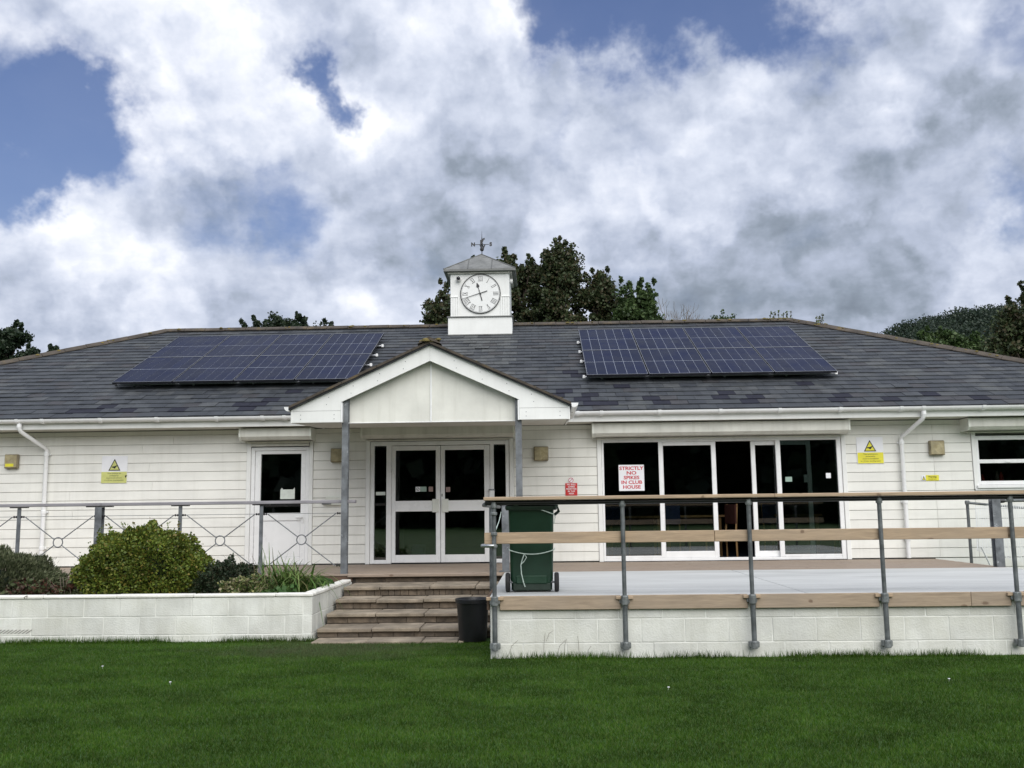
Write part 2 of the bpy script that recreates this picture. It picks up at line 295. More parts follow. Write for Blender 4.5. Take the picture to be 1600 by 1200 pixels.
# ------------------------------------------------------------------ mesh helpers
WORLDPOS = {}
def setm(me, ms):
    for m in (ms if isinstance(ms, (list, tuple)) else [ms]): me.materials.append(MATS[m] if isinstance(m, str) else m)
class MB:
    def __init__(s): s.v = []; s.f = []; s.mi = []
    def add(s, vs, fs, mi=0):
        b = len(s.v); s.v += [tuple(v) for v in vs]; s.f += [tuple(b+i for i in f) for f in fs]; s.mi += [mi]*len(fs); return s
    def box(s, x0, x1, y0, y1, z0, z1, mi=0):
        vs = [(x, y, z) for x in (x0, x1) for y in (y0, y1) for z in (z0, z1)]
        return s.add(vs, [(0, 1, 3, 2), (4, 6, 7, 5), (0, 4, 5, 1), (2, 3, 7, 6), (0, 2, 6, 4), (1, 5, 7, 3)], mi)
    def cbox(s, x0, x1, y0, y1, z0, z1, c=.006, mi=0):
        lo = (x0, y0, z0); hi = (x1, y1, z1); vs = []; idx = {}
        c = min(c, (x1-x0)*.4, (y1-y0)*.4, (z1-z0)*.4)
        for a in range(3):
            for sx in (0, 1):
                for sy in (0, 1):
                    for sz in (0, 1):
                        sg = (sx, sy, sz); p = [0, 0, 0]
                        for k in range(3):
                            e = hi[k] if sg[k] else lo[k]
                            p[k] = e if k == a else (e-c if sg[k] else e+c)
                        idx[(a, sg)] = len(vs); vs.append(p)
        fs = []
        for a in range(3):
            b, d = [k for k in range(3) if k != a]
            for sa in (0, 1):
                q = []
                for (sb, sd_) in ((0, 0), (1, 0), (1, 1), (0, 1)):
                    sg = [0, 0, 0]; sg[a] = sa; sg[b] = sb; sg[d] = sd_; q.append(idx[(a, tuple(sg))])
                fs.append(q)
        for a in range(3):       # edges parallel to axis a
            b, d = [k for k in range(3) if k != a]
            for sb in (0, 1):
                for sd_ in (0, 1):
                    s0 = [0, 0, 0]; s0[b] = sb; s0[d] = sd_; s1 = list(s0); s1[a] = 1; s0, s1 = tuple(s0), tuple(s1)
                    fs.append((idx[(b, s0)], idx[(b, s1)], idx[(d, s1)], idx[(d, s0)]))
        for sx in (0, 1):
            for sy in (0, 1):
                for sz in (0, 1):
                    fs.append(tuple(idx[(a, (sx, sy, sz))] for a in range(3)))
        return s.add(vs, fs, mi)
    def prism(s, poly, a, b, axis='y', mi=0):
        n = len(poly)
        def P(p, t): return {'y': (p[0], t, p[1]), 'x': (t, p[0], p[1]), 'z': (p[0], p[1], t)}[axis]
        vs = [P(p, a) for p in poly]+[P(p, b) for p in poly]
        fs = [tuple(range(n)), tuple(range(2*n-1, n-1, -1))]+[(i, (i+1) % n, n+(i+1) % n, n+i) for i in range(n)]
        return s.add(vs, fs, mi)
    def tube(s, pts, r, n=8, mi=0, caps=True):
        pts = [Vector(p) for p in pts]; rs = r if isinstance(r, (list, tuple)) else [r]*len(pts)
        vs = []; fs = []; up = None
        for i, p in enumerate(pts):
            t = (pts[min(i+1, len(pts)-1)]-pts[max(i-1, 0)]).normalized()
            if up is None: up = Vector((0, 0, 1)) if abs(t.z) < .9 else Vector((1, 0, 0))
            a = t.cross(up).normalized(); b = t.cross(a).normalized(); up = b.cross(t) if False else up
            if a.length < .1: a = Vector((1, 0, 0))
            for k in range(n):
                an = 2*math.pi*k/n; vs.append(p+(a*math.cos(an)+b*math.sin(an))*rs[i])
        for i in range(len(pts)-1):
            for k in range(n):
                fs.append((i*n+k, i*n+(k+1) % n, (i+1)*n+(k+1) % n, (i+1)*n+k))
        if caps: fs += [tuple(range(n)), tuple(range(len(pts)*n-1, (len(pts)-1)*n-1, -1))]
        return s.add(vs, fs, mi)
    def lathe(s, prof, c, n=20, axis='z', mi=0, caps=True):
        vs = []; fs = []
        for r, h in prof:
            for k in range(n):
                a = 2*math.pi*k/n; u, w = r*math.cos(a), r*math.sin(a)
                vs.append({'z': (c[0]+u, c[1]+w, c[2]+h), 'x': (c[0]+h, c[1]+u, c[2]+w), 'y': (c[0]+u, c[1]+h, c[2]+w)}[axis])
        m = len(prof)
        for i in range(m-1):
            for k in range(n): fs.append((i*n+k, i*n+(k+1) % n, (i+1)*n+(k+1) % n, (i+1)*n+k))
        if caps: fs += [tuple(range(n)), tuple(range(m*n-1, (m-1)*n-1, -1))]
        return s.add(vs, fs, mi)
    def ring(s, c, Rr, r, n=24, k=8, mi=0, axis='y', a0=0, a1=2*math.pi):
        full = abs(a1-a0-2*math.pi) < 1e-3
        pts = []
        for i in range(n+(0 if full else 1)):
            a = a0+(a1-a0)*i/n; pts.append(a)
        vs = []; fs = []
        for a in pts:
            for j in range(k):
                b = 2*math.pi*j/k; rr = Rr+r*math.cos(b); q = r*math.sin(b)
                vs.append({'y': (c[0]+rr*math.cos(a), c[1]+q, c[2]+rr*math.sin(a)), 'z': (c[0]+rr*math.cos(a), c[1]+rr*math.sin(a), c[2]+q), 'x': (c[0]+q, c[1]+rr*math.cos(a), c[2]+rr*math.sin(a))}[axis])
        m = len(pts)
        for i in range(m if full else m-1):
            for j in range(k): fs.append((i*k+j, i*k+(j+1) % k, ((i+1) % m)*k+(j+1) % k, ((i+1) % m)*k+j))
        return s.add(vs, fs, mi)
    def build(s, name, mats, parent=None, smooth=False, origin=None, fixn=True):
        A = np.array(s.v, float)
        O = Vector(origin) if origin is not None else Vector(((A[:, 0].min()+A[:, 0].max())/2, (A[:, 1].min()+A[:, 1].max())/2, A[:, 2].min()))
        me = bpy.data.meshes.new(name); me.from_pydata((A-np.array(O)).tolist(), [], s.f); setm(me, mats)
        if any(s.mi): me.polygons.foreach_set('material_index', s.mi)
        if fixn:
            import bmesh
            bm = bmesh.new(); bm.from_mesh(me); bmesh.ops.recalc_face_normals(bm, faces=bm.faces); bm.to_mesh(me); bm.free()
        if smooth:
            me.polygons.foreach_set('use_smooth', [True]*len(me.polygons))
            try: me.set_sharp_from_angle(angle=R(42))
            except Exception: pass
        return place(bpy.data.objects.new(name, me), O, parent)
def place(o, O, parent=None):
    C.objects.link(o); O = Vector(O)
    if parent is not None: o.parent = parent; o.location = O-WORLDPOS[parent.name]
    else: o.location = O
    WORLDPOS[o.name] = O; return o
def inst(me, name, parent, loc, rot=None):
    o = place(bpy.data.objects.new(name, me), loc, parent)
    if rot: o.rotation_euler = rot
    return o
def thing(name, label, cat, loc, group=None):
    o = bpy.data.objects.new(name, None); o.empty_display_size = .2; place(o, loc); tag(o, label, cat, group); return o
def tag(o, label, cat=None, group=None):
    o['label'] = label
    if cat: o['category'] = cat
    if group: o['group'] = group
    return o
def kind(o, k): o['kind'] = k; return o
def raw_mesh(name, V, F, mats, mi=None, parent=None, loc=(0, 0, 0)):
    """fast numpy mesh; F is (n,k)"""
    me = bpy.data.meshes.new(name); n, k = F.shape
    L = np.array(loc, float)
    me.vertices.add(len(V)); me.vertices.foreach_set('co', (V-L).astype(np.float32).ravel())
    me.loops.add(n*k); me.loops.foreach_set('vertex_index', F.astype(np.int32).ravel())
    me.polygons.add(n); me.polygons.foreach_set('loop_start', np.arange(0, n*k, k, dtype=np.int32))
    if mi is not None: me.polygons.foreach_set('material_index', mi.astype(np.int32))
    setm(me, mats); me.update(calc_edges=True)
    return place(bpy.data.objects.new(name, me), loc, parent)
def leaves(name, P, size, mats, parent=None, loc=(0, 0, 0), elong=1.7, up=0.0, dirs=None, fold=True, wts=None):
    n = len(P); s = size*(.6+.8*rng.random(n))[:, None]
    a = rng.normal(size=(n, 3)) if dirs is None else dirs+rng.normal(size=(n, 3))*.45
    a[:, 2] += up; a /= np.linalg.norm(a, axis=1)[:, None]
    b = np.cross(a, rng.normal(size=(n, 3))); b /= np.linalg.norm(b, axis=1)[:, None]
    c = np.cross(a, b)
    w = s*.5/elong*1.2
    v0 = P-a*s*.5; v2 = P+a*s*.5; v1 = P+b*w+c*w*.35; v3 = P-b*w+c*w*.35
    V = np.stack([v0, v1, v2, v3], 1).reshape(-1, 3); F = np.arange(4*n).reshape(n, 4)
    mi = rng.choice(len(mats), n, p=wts)
    return raw_mesh(name, V, F, mats, mi, parent, loc)
def blobpts(n, c, r, shell=.75):
    d = rng.normal(size=(n, 3)); d /= np.linalg.norm(d, axis=1)[:, None]
    rr = (shell+(1-shell)*rng.random(n)**.5) if shell > 0 else rng.random(n)**(1/3)
    return np.array(c)+d*rr[:, None]*np.array(r)
_font = None
def text(name, body, size, loc, mat_, parent=None, sx=1., rot=(math.pi/2, 0, 0), bold=0., depth=.0008, align='CENTER', spacing=1.0, lsp=1.0):
    cu = bpy.data.curves.new(name, 'FONT'); cu.body = body; cu.size = size; cu.align_x = align; cu.align_y = 'CENTER'
    cu.extrude = depth; cu.offset = bold; cu.space_character = spacing; cu.resolution_u = 3; cu.space_line = lsp
    tmp = bpy.data.objects.new(name, cu); C.objects.link(tmp)
    me = bpy.data.meshes.new_from_object(tmp.evaluated_get(bpy.context.evaluated_depsgraph_get()))
    C.objects.unlink(tmp); bpy.data.objects.remove(tmp); me.name = name
    me.transform(Matrix.Rotation(0, 4, 'X') @ Matrix.Diagonal((sx, 1, 1, 1)))
    from mathutils import Euler
    me.transform(Euler(rot).to_matrix().to_4x4())
    me.materials.clear(); setm(me, mat_)
    return place(bpy.data.objects.new(name, me), loc, parent)

# ------------------------------------------------------------------ dimensions
WY = 16.1          # face of the front wall
DZ = .605          # deck and terrace floor level
T = math.tan(R(24.3)); CP = math.cos(R(24.3)); SP = math.sin(R(24.3))
EY, EZ = 15.60, 3.062      # eaves line of the slates
RY = 21.2; RZ = EZ+T*(RY-EY)
RX0, RX1 = -8.45, 5.62     # ridge ends
EX0, EX1 = RX0-(RY-EY), RX1+(RY-EY)
def roofp(x, s, lift=0.):   # point on the front slope: s metres up from the eaves, lift above the slope
    return (x, EY+s*CP-lift*SP, EZ+s*SP+lift*CP)

# ------------------------------------------------------------------ ground
def ground_mat():
    m = bpy.data.materials.new('lawn_ground'); m.use_nodes = True; nt = m.node_tree; nt.nodes.clear(); h = NG(nt)
    out = h.n('ShaderNodeOutputMaterial'); p = h.n('ShaderNodeBsdfPrincipled'); p.inputs['Roughness'].default_value = .9; h.link(p.outputs[0], out.inputs[0])
    pos = h.n('ShaderNodeNewGeometry').outputs['Position']
    a = h.noise(pos, .8, 6, .65); b = h.noise(pos, 22, 4, .6)
    col = h.mix(h.maprange(a, .3, .7), (.026, .074, .006), (.045, .115, .010)); col = h.mix(h.maprange(b, .35, .7, 0, .6), col, (.02, .045, .012))
    h.put(p.inputs['Base Color'], col); MATS['lawn_ground'] = m
ground_mat()
gb = MB()
xs = [-900, -200, -60, -20, 20, 60, 200, 900]; ys = [-900, -200, -40, 0, 30, 60, 200, 900]
for i in range(7):
    for j in range(7): gb.add([(xs[i], ys[j], 0), (xs[i+1], ys[j], 0), (xs[i+1], ys[j+1], 0), (xs[i], ys[j+1], 0)], [(0, 1, 2, 3)])
kind(gb.build('lawn', 'lawn_ground'), 'structure')

# ------------------------------------------------------------------ clubhouse
club = thing('clubhouse', 'long single-storey white weatherboarded clubhouse with slate roof, gabled porch and clock turret', 'clubhouse', (-1.4, 21.2, 0))
openings = [(-4.88, -3.89, DZ, 2.68), (-2.86, -.52, DZ, 2.66), (1.02, 4.99, DZ, 2.66), (7.20, 8.70, 1.78, 2.62)]
wb = MB()
xe0, xe1 = EX0+.5, EX1-.5
cur = xe0
for (a, b, z0, z1) in openings:
    wb.box(cur, a, WY+.03, WY+.13, 0, 2.95)
    wb.box(a, b, WY+.03, WY+.13, z1, 2.95)
    wb.box(a, b, WY+.03, WY+.13, 0, z0-.002)
    cur = b
wb.box(cur, xe1, WY+.03, WY+.13, 0, 2.95)
wb.box(xe0, xe0+.1, WY+.131, 26.3, 0, 2.95); wb.box(xe1-.1, xe1, WY+.131, 26.3, 0, 2.95); wb.box(xe0+.101, xe1-.101, 26.2, 26.3, 0, 2.95)
wall = wb.build('wall', 'shadow_gap', club)
# weatherboards
BH = .1555; bz0 = .622
def boardset(x0, x1, zlo, zhi, joints=()):
    z = bz0+BH*math.floor((zlo-bz0)/BH+1e-6)
    r = 0
    while z < zhi-.03:
        a = max(z+.002, zlo+.002); b = min(z+BH-.0025, zhi-.002)
        if b-a > .02:
            cuts = [x0]
            x = x0+random.uniform(1.3, 4.2)
            while x < x1-.8: cuts.append(x); x += random.uniform(2.6, 4.2)
            cuts.append(x1)
            for i in range(len(cuts)-1):
                q = MB(); xa, xb = cuts[i]+.002, cuts[i+1]-.002; y0 = WY-.002+random.uniform(-.0015, .0015); c = .005
                # board with bevelled bottom drip, slightly leaning out
                q.prism([(y0+.003, b), (WY+.027, b), (WY+.027, a), (y0+c, a), (y0-.001, a+c)], xa, xb, 'x')
                q.build('board', 'board_paint', wall)
        z += BH; r += 1
boardset(xe0+.06, -4.955, .622, 2.875)
boardset(-3.825, -2.935, .622, 2.875)
boardset(-.445, .945, .622, 2.875)
boardset(5.065, 6.50, .622, 2.875)
boardset(6.50, 7.125, .622, 2.875)
boardset(7.127, 8.78, .622, 1.72)
boardset(8.782, 10.65, .0, 2.875)
boardset(6.42, 8.78, .0, .615)
# vertical trims
def trim(x0, x1, z0, z1, y0=WY-.022, y1=WY+.03, m='trim_paint', n='architrave', par=None):
    return MB().cbox(x0, x1, y0, y1, z0, z1, .004).build(n, m, par or wall)
for a, b in ((-4.953, -4.882), (-3.888, -3.827), (-2.933, -2.862), (-.518, -.447), (.947, 1.018), (4.992, 5.063)): trim(a, b, .608, 2.67)
trim(7.129, 7.198, 1.72, 2.67)

# --- doors and windows
def bars(lst, y0, y1, name, m, par, c=.005):
    q = MB()
    for i, (a, b, z0, z1) in enumerate(lst): q.cbox(a, b, y0, y1-.0004*i, z0, z1, c)
    return q.build(name, m, par)
def rectframe(x0, x1, z0, z1, l, r, b, t): return [(x0, x0+l, z0, z1), (x1-r, x1, z0, z1), (x0+l+.0005, x1-r-.0005, z0, z0+b), (x0+l+.0005, x1-r-.0005, z1-t, z1)]
def pane(x0, x1, z0, z1, y, par): return MB().box(x0-.004, x1+.004, y, y+.012, z0-.004, z1+.004).build('pane', 'glass', par)
# single door
sdf = bars(rectframe(-4.878, -3.892, .612, 2.575, .063, .058, .02, .06), WY-.005, WY+.09, 'door_frame', 'upvc', club)
tag(sdf, 'white single door with dark upper glass left of the porch')
leaf = bars(rectframe(-4.812, -3.953, .635, 2.512, .095, .08, .10, .055)+[(-4.716, -4.034, 1.34, 1.468)], WY+.012, WY+.07, 'door_leaf', 'upvc', sdf)
pane(-4.716, -4.034, 1.47, 2.457, WY+.04, sdf)
MB().cbox(-4.716, -4.034, WY+.024, WY+.05, .736, 1.338, .02).build('door_panel', 'upvc', sdf)
MB().cbox(-4.01, -3.975, WY-.0, WY+.012, 1.30, 1.50, .004).cbox(-4.10, -3.985, WY-.03, WY-.012, 1.385, 1.41, .006).build('handle', 'upvc', sdf)
# double door
ddf = bars([(-2.858, -2.793, .612, 2.64), (-.585, -.522, .612, 2.64), (-2.793, -.585, 2.572, 2.64), (-2.588, -2.503, .612, 2.572), (-.846, -.783, .612, 2.572),
            (-2.793, -2.588, .612, .675), (-.783, -.585, .612, .675)], WY-.004, WY+.09, 'door_frame', 'upvc', club)
tag(ddf, 'white double entrance doors with narrow sidelights under the porch')
pane(-2.793, -2.588, .675, 2.572, WY+.04, ddf); pane(-.783, -.585, .675, 2.572, WY+.04, ddf)
for x0, x1, gx0, gx1 in ((-2.50, -1.682, -2.436, -1.757), (-1.674, -.85, -1.607, -.945)):
    bars([(x0, gx0, .625, 2.563), (gx1, x1, .625, 2.563), (gx0+.0005, gx1-.0005, .625, .753), (gx0+.0005, gx1-.0005, 1.468, 1.645), (gx0+.0005, gx1-.0005, 2.488, 2.563)], WY+.008, WY+.068, 'door_leaf', 'upvc', ddf)
    pane(gx0, gx1, .753, 1.468, WY+.035, ddf); pane(gx0, gx1, 1.645, 2.488, WY+.035, ddf)
for a, b in ((-1.815, -1.706), (-1.652, -1.545)): MB().cbox(a, b, WY-.022, WY+.007, 1.45, 1.67, .006).build('handle', 'upvc_old', ddf)
MB().cbox(-1.658, -1.645, WY-.001, WY+.007, 1.71, 1.755, .002).build('keyhole', 'iron', ddf)
# patio doors
pdf = bars([(1.022, 1.058, .612, 2.645), (4.915, 4.988, .612, 2.645), (1.058, 4.915, 2.572, 2.645), (1.058, 4.915, .612, .660)], WY-.004, WY+.12, 'patio_door_frame', 'upvc', club)
tag(pdf, 'wide white sliding patio doors standing part open')
bars([(1.0585, 1.97, .661, .70), (1.97, 2.035, .661, 2.571)], WY+.0, WY+.045, 'mullion', 'upvc', pdf)
pane(1.062, 1.968, .70, 2.571, WY+.02, pdf)
bars(rectframe(2.037, 2.922, .662, 2.570, .012, .075, .105, .06), WY+.012, WY+.06, 'sliding_leaf', 'upvc', pdf); pane(2.05, 2.846, .767, 2.509, WY+.035, pdf)
bars([(3.912, 3.99, .661, 2.571), (3.99, 4.914, .661, .70)], WY+.0, WY+.045, 'mullion', 'upvc', pdf); pane(3.992, 4.913, .70, 2.571, WY+.02, pdf)
bars(rectframe(3.515, 4.505, .662, 2.570, .072, .07, .095, .07), WY+.062, WY+.112, 'sliding_leaf', 'upvc', pdf); pane(3.587, 4.434, .757, 2.499, WY+.085, pdf)
MB().cbox(4.37, 4.475, WY+.046, WY+.061, 1.87, 2.0, .004).build('handle', 'upvc', pdf)
# window at the right
wf = bars(rectframe(7.203, 8.697, 1.79, 2.60, .04, .04, .065, .07)+[(7.243, 8.657, 2.145, 2.208)], WY-.004, WY+.09, 'window_frame', 'upvc', club)
tag(wf, 'white framed kitchen window with dark glass at the right end of the wall')
pane(7.243, 8.657, 1.855, 2.145, WY+.03, wf); pane(7.243, 8.657, 2.208, 2.53, WY+.03, wf)
MB().cbox(7.16, 8.74, WY-.06, WY-.005, 1.735, 1.788, .006).cbox(7.14, 8.76, WY-.03, WY-.003, 1.70, 1.733, .003).build('sill', 'upvc', wf)
MB().cbox(7.66, 7.74, WY-.02, WY-.0045, 2.15, 2.19, .006).build('catch', 'upvc', wf)
# roller shutter boxes
def sbox(x0, x1, z0=2.68, z1=2.868):
    q = MB(); y = WY-.335
    q.prism([(y, z1), (WY-.001, z1), (WY-.001, z0-.004), (y+.05, z0), (y, z0+.05)], x0+.03, x1-.03, 'x')
    b = q.build('shutter_box', 'shutter_metal', club)
    for a in (x0, x1-.0295): MB().prism([(y-.004, z1+.004), (WY-.001, z1+.004), (WY-.001, z0-.012), (y+.048, z0-.008), (y-.004, z0+.046)], a, a+.0290, 'x').build('end_cap', 'upvc_old', b)
    # shutter guide gap and the lowest lath
    MB().cbox(x0+.08, x1-.08, WY-.09, WY-.024, z0-.036, z0-.014, .004).build('lath', 'shutter_metal', b)
    return b
sbox(-5.0, -3.79); sbox(-2.97, -.42); sbox(.855, 5.06, 2.655); sbox(6.96, 8.95)
# shutter laths above the single door
MB().cbox(-4.88, -3.89, WY-.06, WY-.03, 2.585, 2.625, .004).cbox(-4.88, -3.89, WY-.06, WY-.03, 2.628, 2.665, .004).build('shutter_lath', 'shutter_metal', club)

# --- interior
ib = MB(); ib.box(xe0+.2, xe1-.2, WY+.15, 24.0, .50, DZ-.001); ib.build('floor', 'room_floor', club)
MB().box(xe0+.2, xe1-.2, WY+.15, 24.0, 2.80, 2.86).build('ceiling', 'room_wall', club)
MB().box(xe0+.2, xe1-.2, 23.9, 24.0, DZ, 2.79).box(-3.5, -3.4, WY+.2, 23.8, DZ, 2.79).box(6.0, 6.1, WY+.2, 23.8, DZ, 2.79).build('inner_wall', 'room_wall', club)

# --- eaves: fascia, soffit, gutter
PX0, PX1 = -3.545, .42     # porch width
def strip(x0, x1):
    MB().cbox(x0, x1, EY+.03, EY+.052, 2.885, 3.035, .003).build('fascia', 'trim_paint', club)
    MB().box(x0, x1, EY+.053, WY+.028, 2.888, 2.90).build('soffit', 'soffit', club)
strip(EX0, PX0-.0); strip(PX1, EX1)
def gutter(x0, x1, brs):
    q = MB(); cy, cz, r = EY-.035, 3.045, .062
    pr = [(cy+r*math.cos(a), cz+r*math.sin(a)) for a in [math.pi+math.pi*i/9 for i in range(10)]]
    pi_ = [(cy+(r-.006)*math.cos(a), cz+(r-.006)*math.sin(a)) for a in [2*math.pi-math.pi*i/9 for i in range(10)]]
    q.prism(pr+pi_, x0, x1, 'x'); q.prism(pr, x0-.004, x0, 'x'); q.prism(pr, x1, x1+.004, 'x')
    gobj = q.build('gutter', 'upvc', club, smooth=True)
    for x in brs:
        k = MB(); r2 = r+.014
        pa = [(cy+r2*math.cos(a), cz+r2*math.sin(a)) for a in [math.pi*.98+math.pi*1.04*i/9 for i in range(10)]]
        pb = [(cy+(r+.0005)*math.cos(a), cz+(r+.0005)*math.sin(a)) for a in [math.pi*2.02-math.pi*1.04*i/9 for i in range(10)]]
        k.prism(pa+pb, x-.026, x+.026, 'x'); k.build('bracket', 'upvc', gobj, smooth=True)
gutter(EX0, PX0-.02, [-13, -12, -11, -10, -9.1, -8.62, -8.20, -7.23, -6.29, -5.3, -4.54, -4.18, -3.8])
gutter(PX1+.02, EX1, [.62, 1.0, 1.94, 2.92, 3.87, 4.84, 5.81, 6.16, 7.12, 8.1, 9, 10, 10.8])
def downpipe(x, dx):
    q = MB(); x2 = x+dx
    q.tube([(x2, EY-.035, 2.985), (x2, EY-.035, 2.90), (x2-dx*.05, EY-.0, 2.85), (x+dx*.03, WY-.09, 2.60), (x, WY-.07, 2.55), (x, WY-.07, .625)], .034, 12)
    p = q.build('downpipe', 'upvc', club, smooth=True)
    MB().lathe([(.04, 0), (.04, .06)], (x2, EY-.035, 2.915), 14).build('socket', 'upvc', p, smooth=True)
    for z in (2.47, 1.5, .9): MB().lathe([(.039, 0), (.042, .005), (.042, .055), (.039, .06)], (x, WY-.07, z), 14).box(x-.055, x+.055, WY-.035, WY-.004, z+.015, z+.045).build('clip', 'upvc', p)
downpipe(-8.36, -.24); downpipe(5.965, .21)

# --- roof
rb = MB()
e = [(EX0, EY, EZ), (EX1, EY, EZ), (EX1, 2*RY-EY, EZ), (EX0, 2*RY-EY, EZ), (RX0, RY, RZ), (RX1, RY, RZ)]
e = [(x, y, z-.03) for x, y, z in e]
rb.add(e, [(0, 1, 5, 4), (2, 3, 4, 5), (1, 2, 5), (3, 0, 4), (0, 3, 2, 1)])
roof = rb.build('roof', 'slate_2', club)
G, SW = .24, .29
def slate_mesh(mb, x0, x1, s0, lift=0., th=.009, jit=0., mi=0, length=.285):
    l0, l1 = .017+lift, .002
    pts = [roofp(x0, s0+jit, l0), roofp(x1, s0+jit, l0), roofp(x1, s0+length, l1), roofp(x0, s0+length, l1),
           roofp(x0, s0+jit, l0-th-.006), roofp(x1, s0+jit, l0-th-.006), roofp(x1, s0+length, l1-th), roofp(x0, s0+length, l1-th)]
    mb.add(pts, [(0, 1, 2, 3), (7, 6, 5, 4), (0, 4, 5, 1), (1, 5, 6, 2), (2, 6, 7, 3), (3, 7, 4, 0)], mi)
smesh = []
for i in range(7):
    q = MB(); slate_mesh(q, -SW/2+.002, SW/2-.002, 0)
    o = q.build('slate', 'slate_%d' % i if i < 5 else ('slate_new' if i == 5 else 'lime_stained'), None, origin=(0, EY, EZ)); smesh.append(o.data); bpy.data.objects.remove(o)
new_spots = [(-7.42, 2), (-7.72, 1), (-7.42, 1), (-7.1, 1), (-4.45, 5), (-4.5, 3), (-4.75, 2), (-5.1, 2), (-4.9, 1), (1.39, 5), (1.85, 2), (2.1, 1), (1.1, 1), (.6, 2), (.8, 3),
             (3.05, 2), (3.4, 1), (3.75, 2), (3.3, 3), (4.65, 5), (3.6, 1), (5.0, 1), (5.7, 1), (5.2, 2), (6.6, 2), (-6.0, 1), (.35, 4), (7.3, 1), (.55, 9), (.8, 8), (.4, 3), (.9, 1)]
nrow = int((RY-EY)/CP/G); count = 0
sf = MB(); SC = []
for row in range(nrow+1):
    s0 = row*G; xl = EX0+s0*CP; xr = EX1-s0*CP
    off = (row % 2)*SW/2
    x = math.floor((xl-off)/SW)*SW+off
    while x < xr:
        cx = x+SW/2; lft = max(0, random.gauss(0, .0035)); jit = random.uniform(-.005, .005)
        mi = random.choices(range(5), (5, 5, 3, 1.2, 2))[0]
        if any(abs(cx-a) < SW/2 and b == row for a, b in new_spots): mi = 5
        if -1.95 < cx < -.55 and random.random() < .55 and row > 6: mi = 6
        in_view = -9.25 < cx < 8.75
        porch_hidden = (PX0+.25 < cx < PX1-.25 and row < 5)
        if row <= 5 and in_view and not porch_hidden and count < 298 and x > xl+.1 and x+SW < xr-.1:
            inst(smesh[mi], 'slate', roof, (cx+random.uniform(-.002, .002), EY+(s0+jit)*CP-lft*SP, EZ+(s0+jit)*SP+lft*CP)); count += 1
        else:
            a, b = max(x+.002, xl-.02), min(x+SW-.002, xr+.02)
            if b-a > .02: slate_mesh(sf, a, b, s0, lft, jit=jit, mi=mi)
        x += SW
kind(sf.build('slate_courses', ['slate_%d' % i for i in range(5)]+['slate_new', 'lime_stained'], roof), 'stuff')
# ridge and hip tiles
def ridge_tile(p0, p1, side):
    """angle tile between two points; side = sideways unit vector"""
    p0, p1, side = Vector(p0), Vector(p1), Vector(side); q = MB(); w, dz = .14, .055; vs = []
    for p, up in ((p0, random.uniform(0, .008)), (p1, random.uniform(0, .008))):
        for k, zz in ((-w, -dz), (-w*.55, -.014), (0, .022), (w*.55, -.014), (w, -dz)):
            vs.append(p+side*k+Vector((0, 0, zz+.045+up)))
        for k, zz in ((w, -dz-.016), (0, 0.0), (-w, -dz-.016)):
            vs.append(p+side*k+Vector((0, 0, zz+.045+up)))
    n = 8
    fs = [tuple(range(n)), tuple(range(2*n-1, n-1, -1))]+[(i, (i+1) % n, n+(i+1) % n, n+i) for i in range(n)]
    q.add(vs, fs); return q.build('ridge_tile', 'ridge_tile', roof)
def tiles(a, b, side):
    a, b = Vector(a), Vector(b); L = (b-a).length; n = int(L/.45); d = (b-a)/n
    for i in range(n): ridge_tile(a+d*i+d*.01, a+d*(i+1)-d*.01, side)
tiles((RX0, RY, RZ), (-1.97, RY, RZ), (0, 1, 0)); tiles((-.56, RY, RZ), (RX1, RY, RZ), (0, 1, 0))
for (ex, rx, sg) in ((EX0, RX0, 1), (EX1, RX1, -1)):
    tiles((ex, EY, EZ), (rx, RY, RZ), Vector((sg*-1, 1, 0)).normalized()*1.0)
# mortar moss cushions along ridge
def cushion(parent, pts, name='moss_clump', m='moss'):
    q = MB()
    for (c, r) in pts:
        n = 7; q.lathe([(r*.98, -r*.2), (r*.85, r*.22), (r*.45, r*.48), (.004, r*.55)], c, n)
    o = q.build(name, m, parent, smooth=True); return kind(o, 'stuff')
ml = []
for i in range(70):
    x = random.choice((random.uniform(RX0, -2.2), random.uniform(-.4, RX1), random.uniform(4.9, RX1)))
    ml.append(((x, RY-random.uniform(-.02, .12), RZ+.03+random.uniform(-.01, .02)), random.uniform(.02, .06)))
for i in range(90):
    t = random.random(); sg = random.random() < .5
    ex, rx = (EX0, RX0) if sg else (EX1, RX1)
    ml.append(((ex+(rx-ex)*t+random.uniform(-.06, .06), EY+(RY-EY)*t-random.uniform(0, .08), EZ+(RZ-EZ)*t+.03), random.uniform(.015, .05)))
cushion(roof, ml)

# --- porch
PF = 13.55       # front face of the bargeboards
pcx = -1.5625; PH = 2.735; 
def gz(x, top=3.86): return top-abs(x-pcx)*T*1.005   # outer line of the gable roof
pr_ = MB()
top = 3.86
YB = EY+(top-EZ)/T+.05
# two slopes, thin slabs
for sg in (-1, 1):
    xo = pcx+sg*(1.985+.03)
    z0, z1 = gz(xo), top
    ybk = EY+(z0-EZ)/T+.25
    a = [(pcx, PF-.05, z1), (xo, PF-.05, z0), (xo, max(ybk, EY+.1), z0), (pcx, YB+.15, z1)]
    b = [(x, y, z-.035) for x, y, z in a]
    pr_.add(a+b, [(0, 1, 2, 3), (7, 6, 5, 4), (0, 4, 5, 1), (1, 5, 6, 2), (2, 6, 7, 3), (3, 7, 4, 0)])
porch = pr_.build('porch_roof', 'slate_2', club)
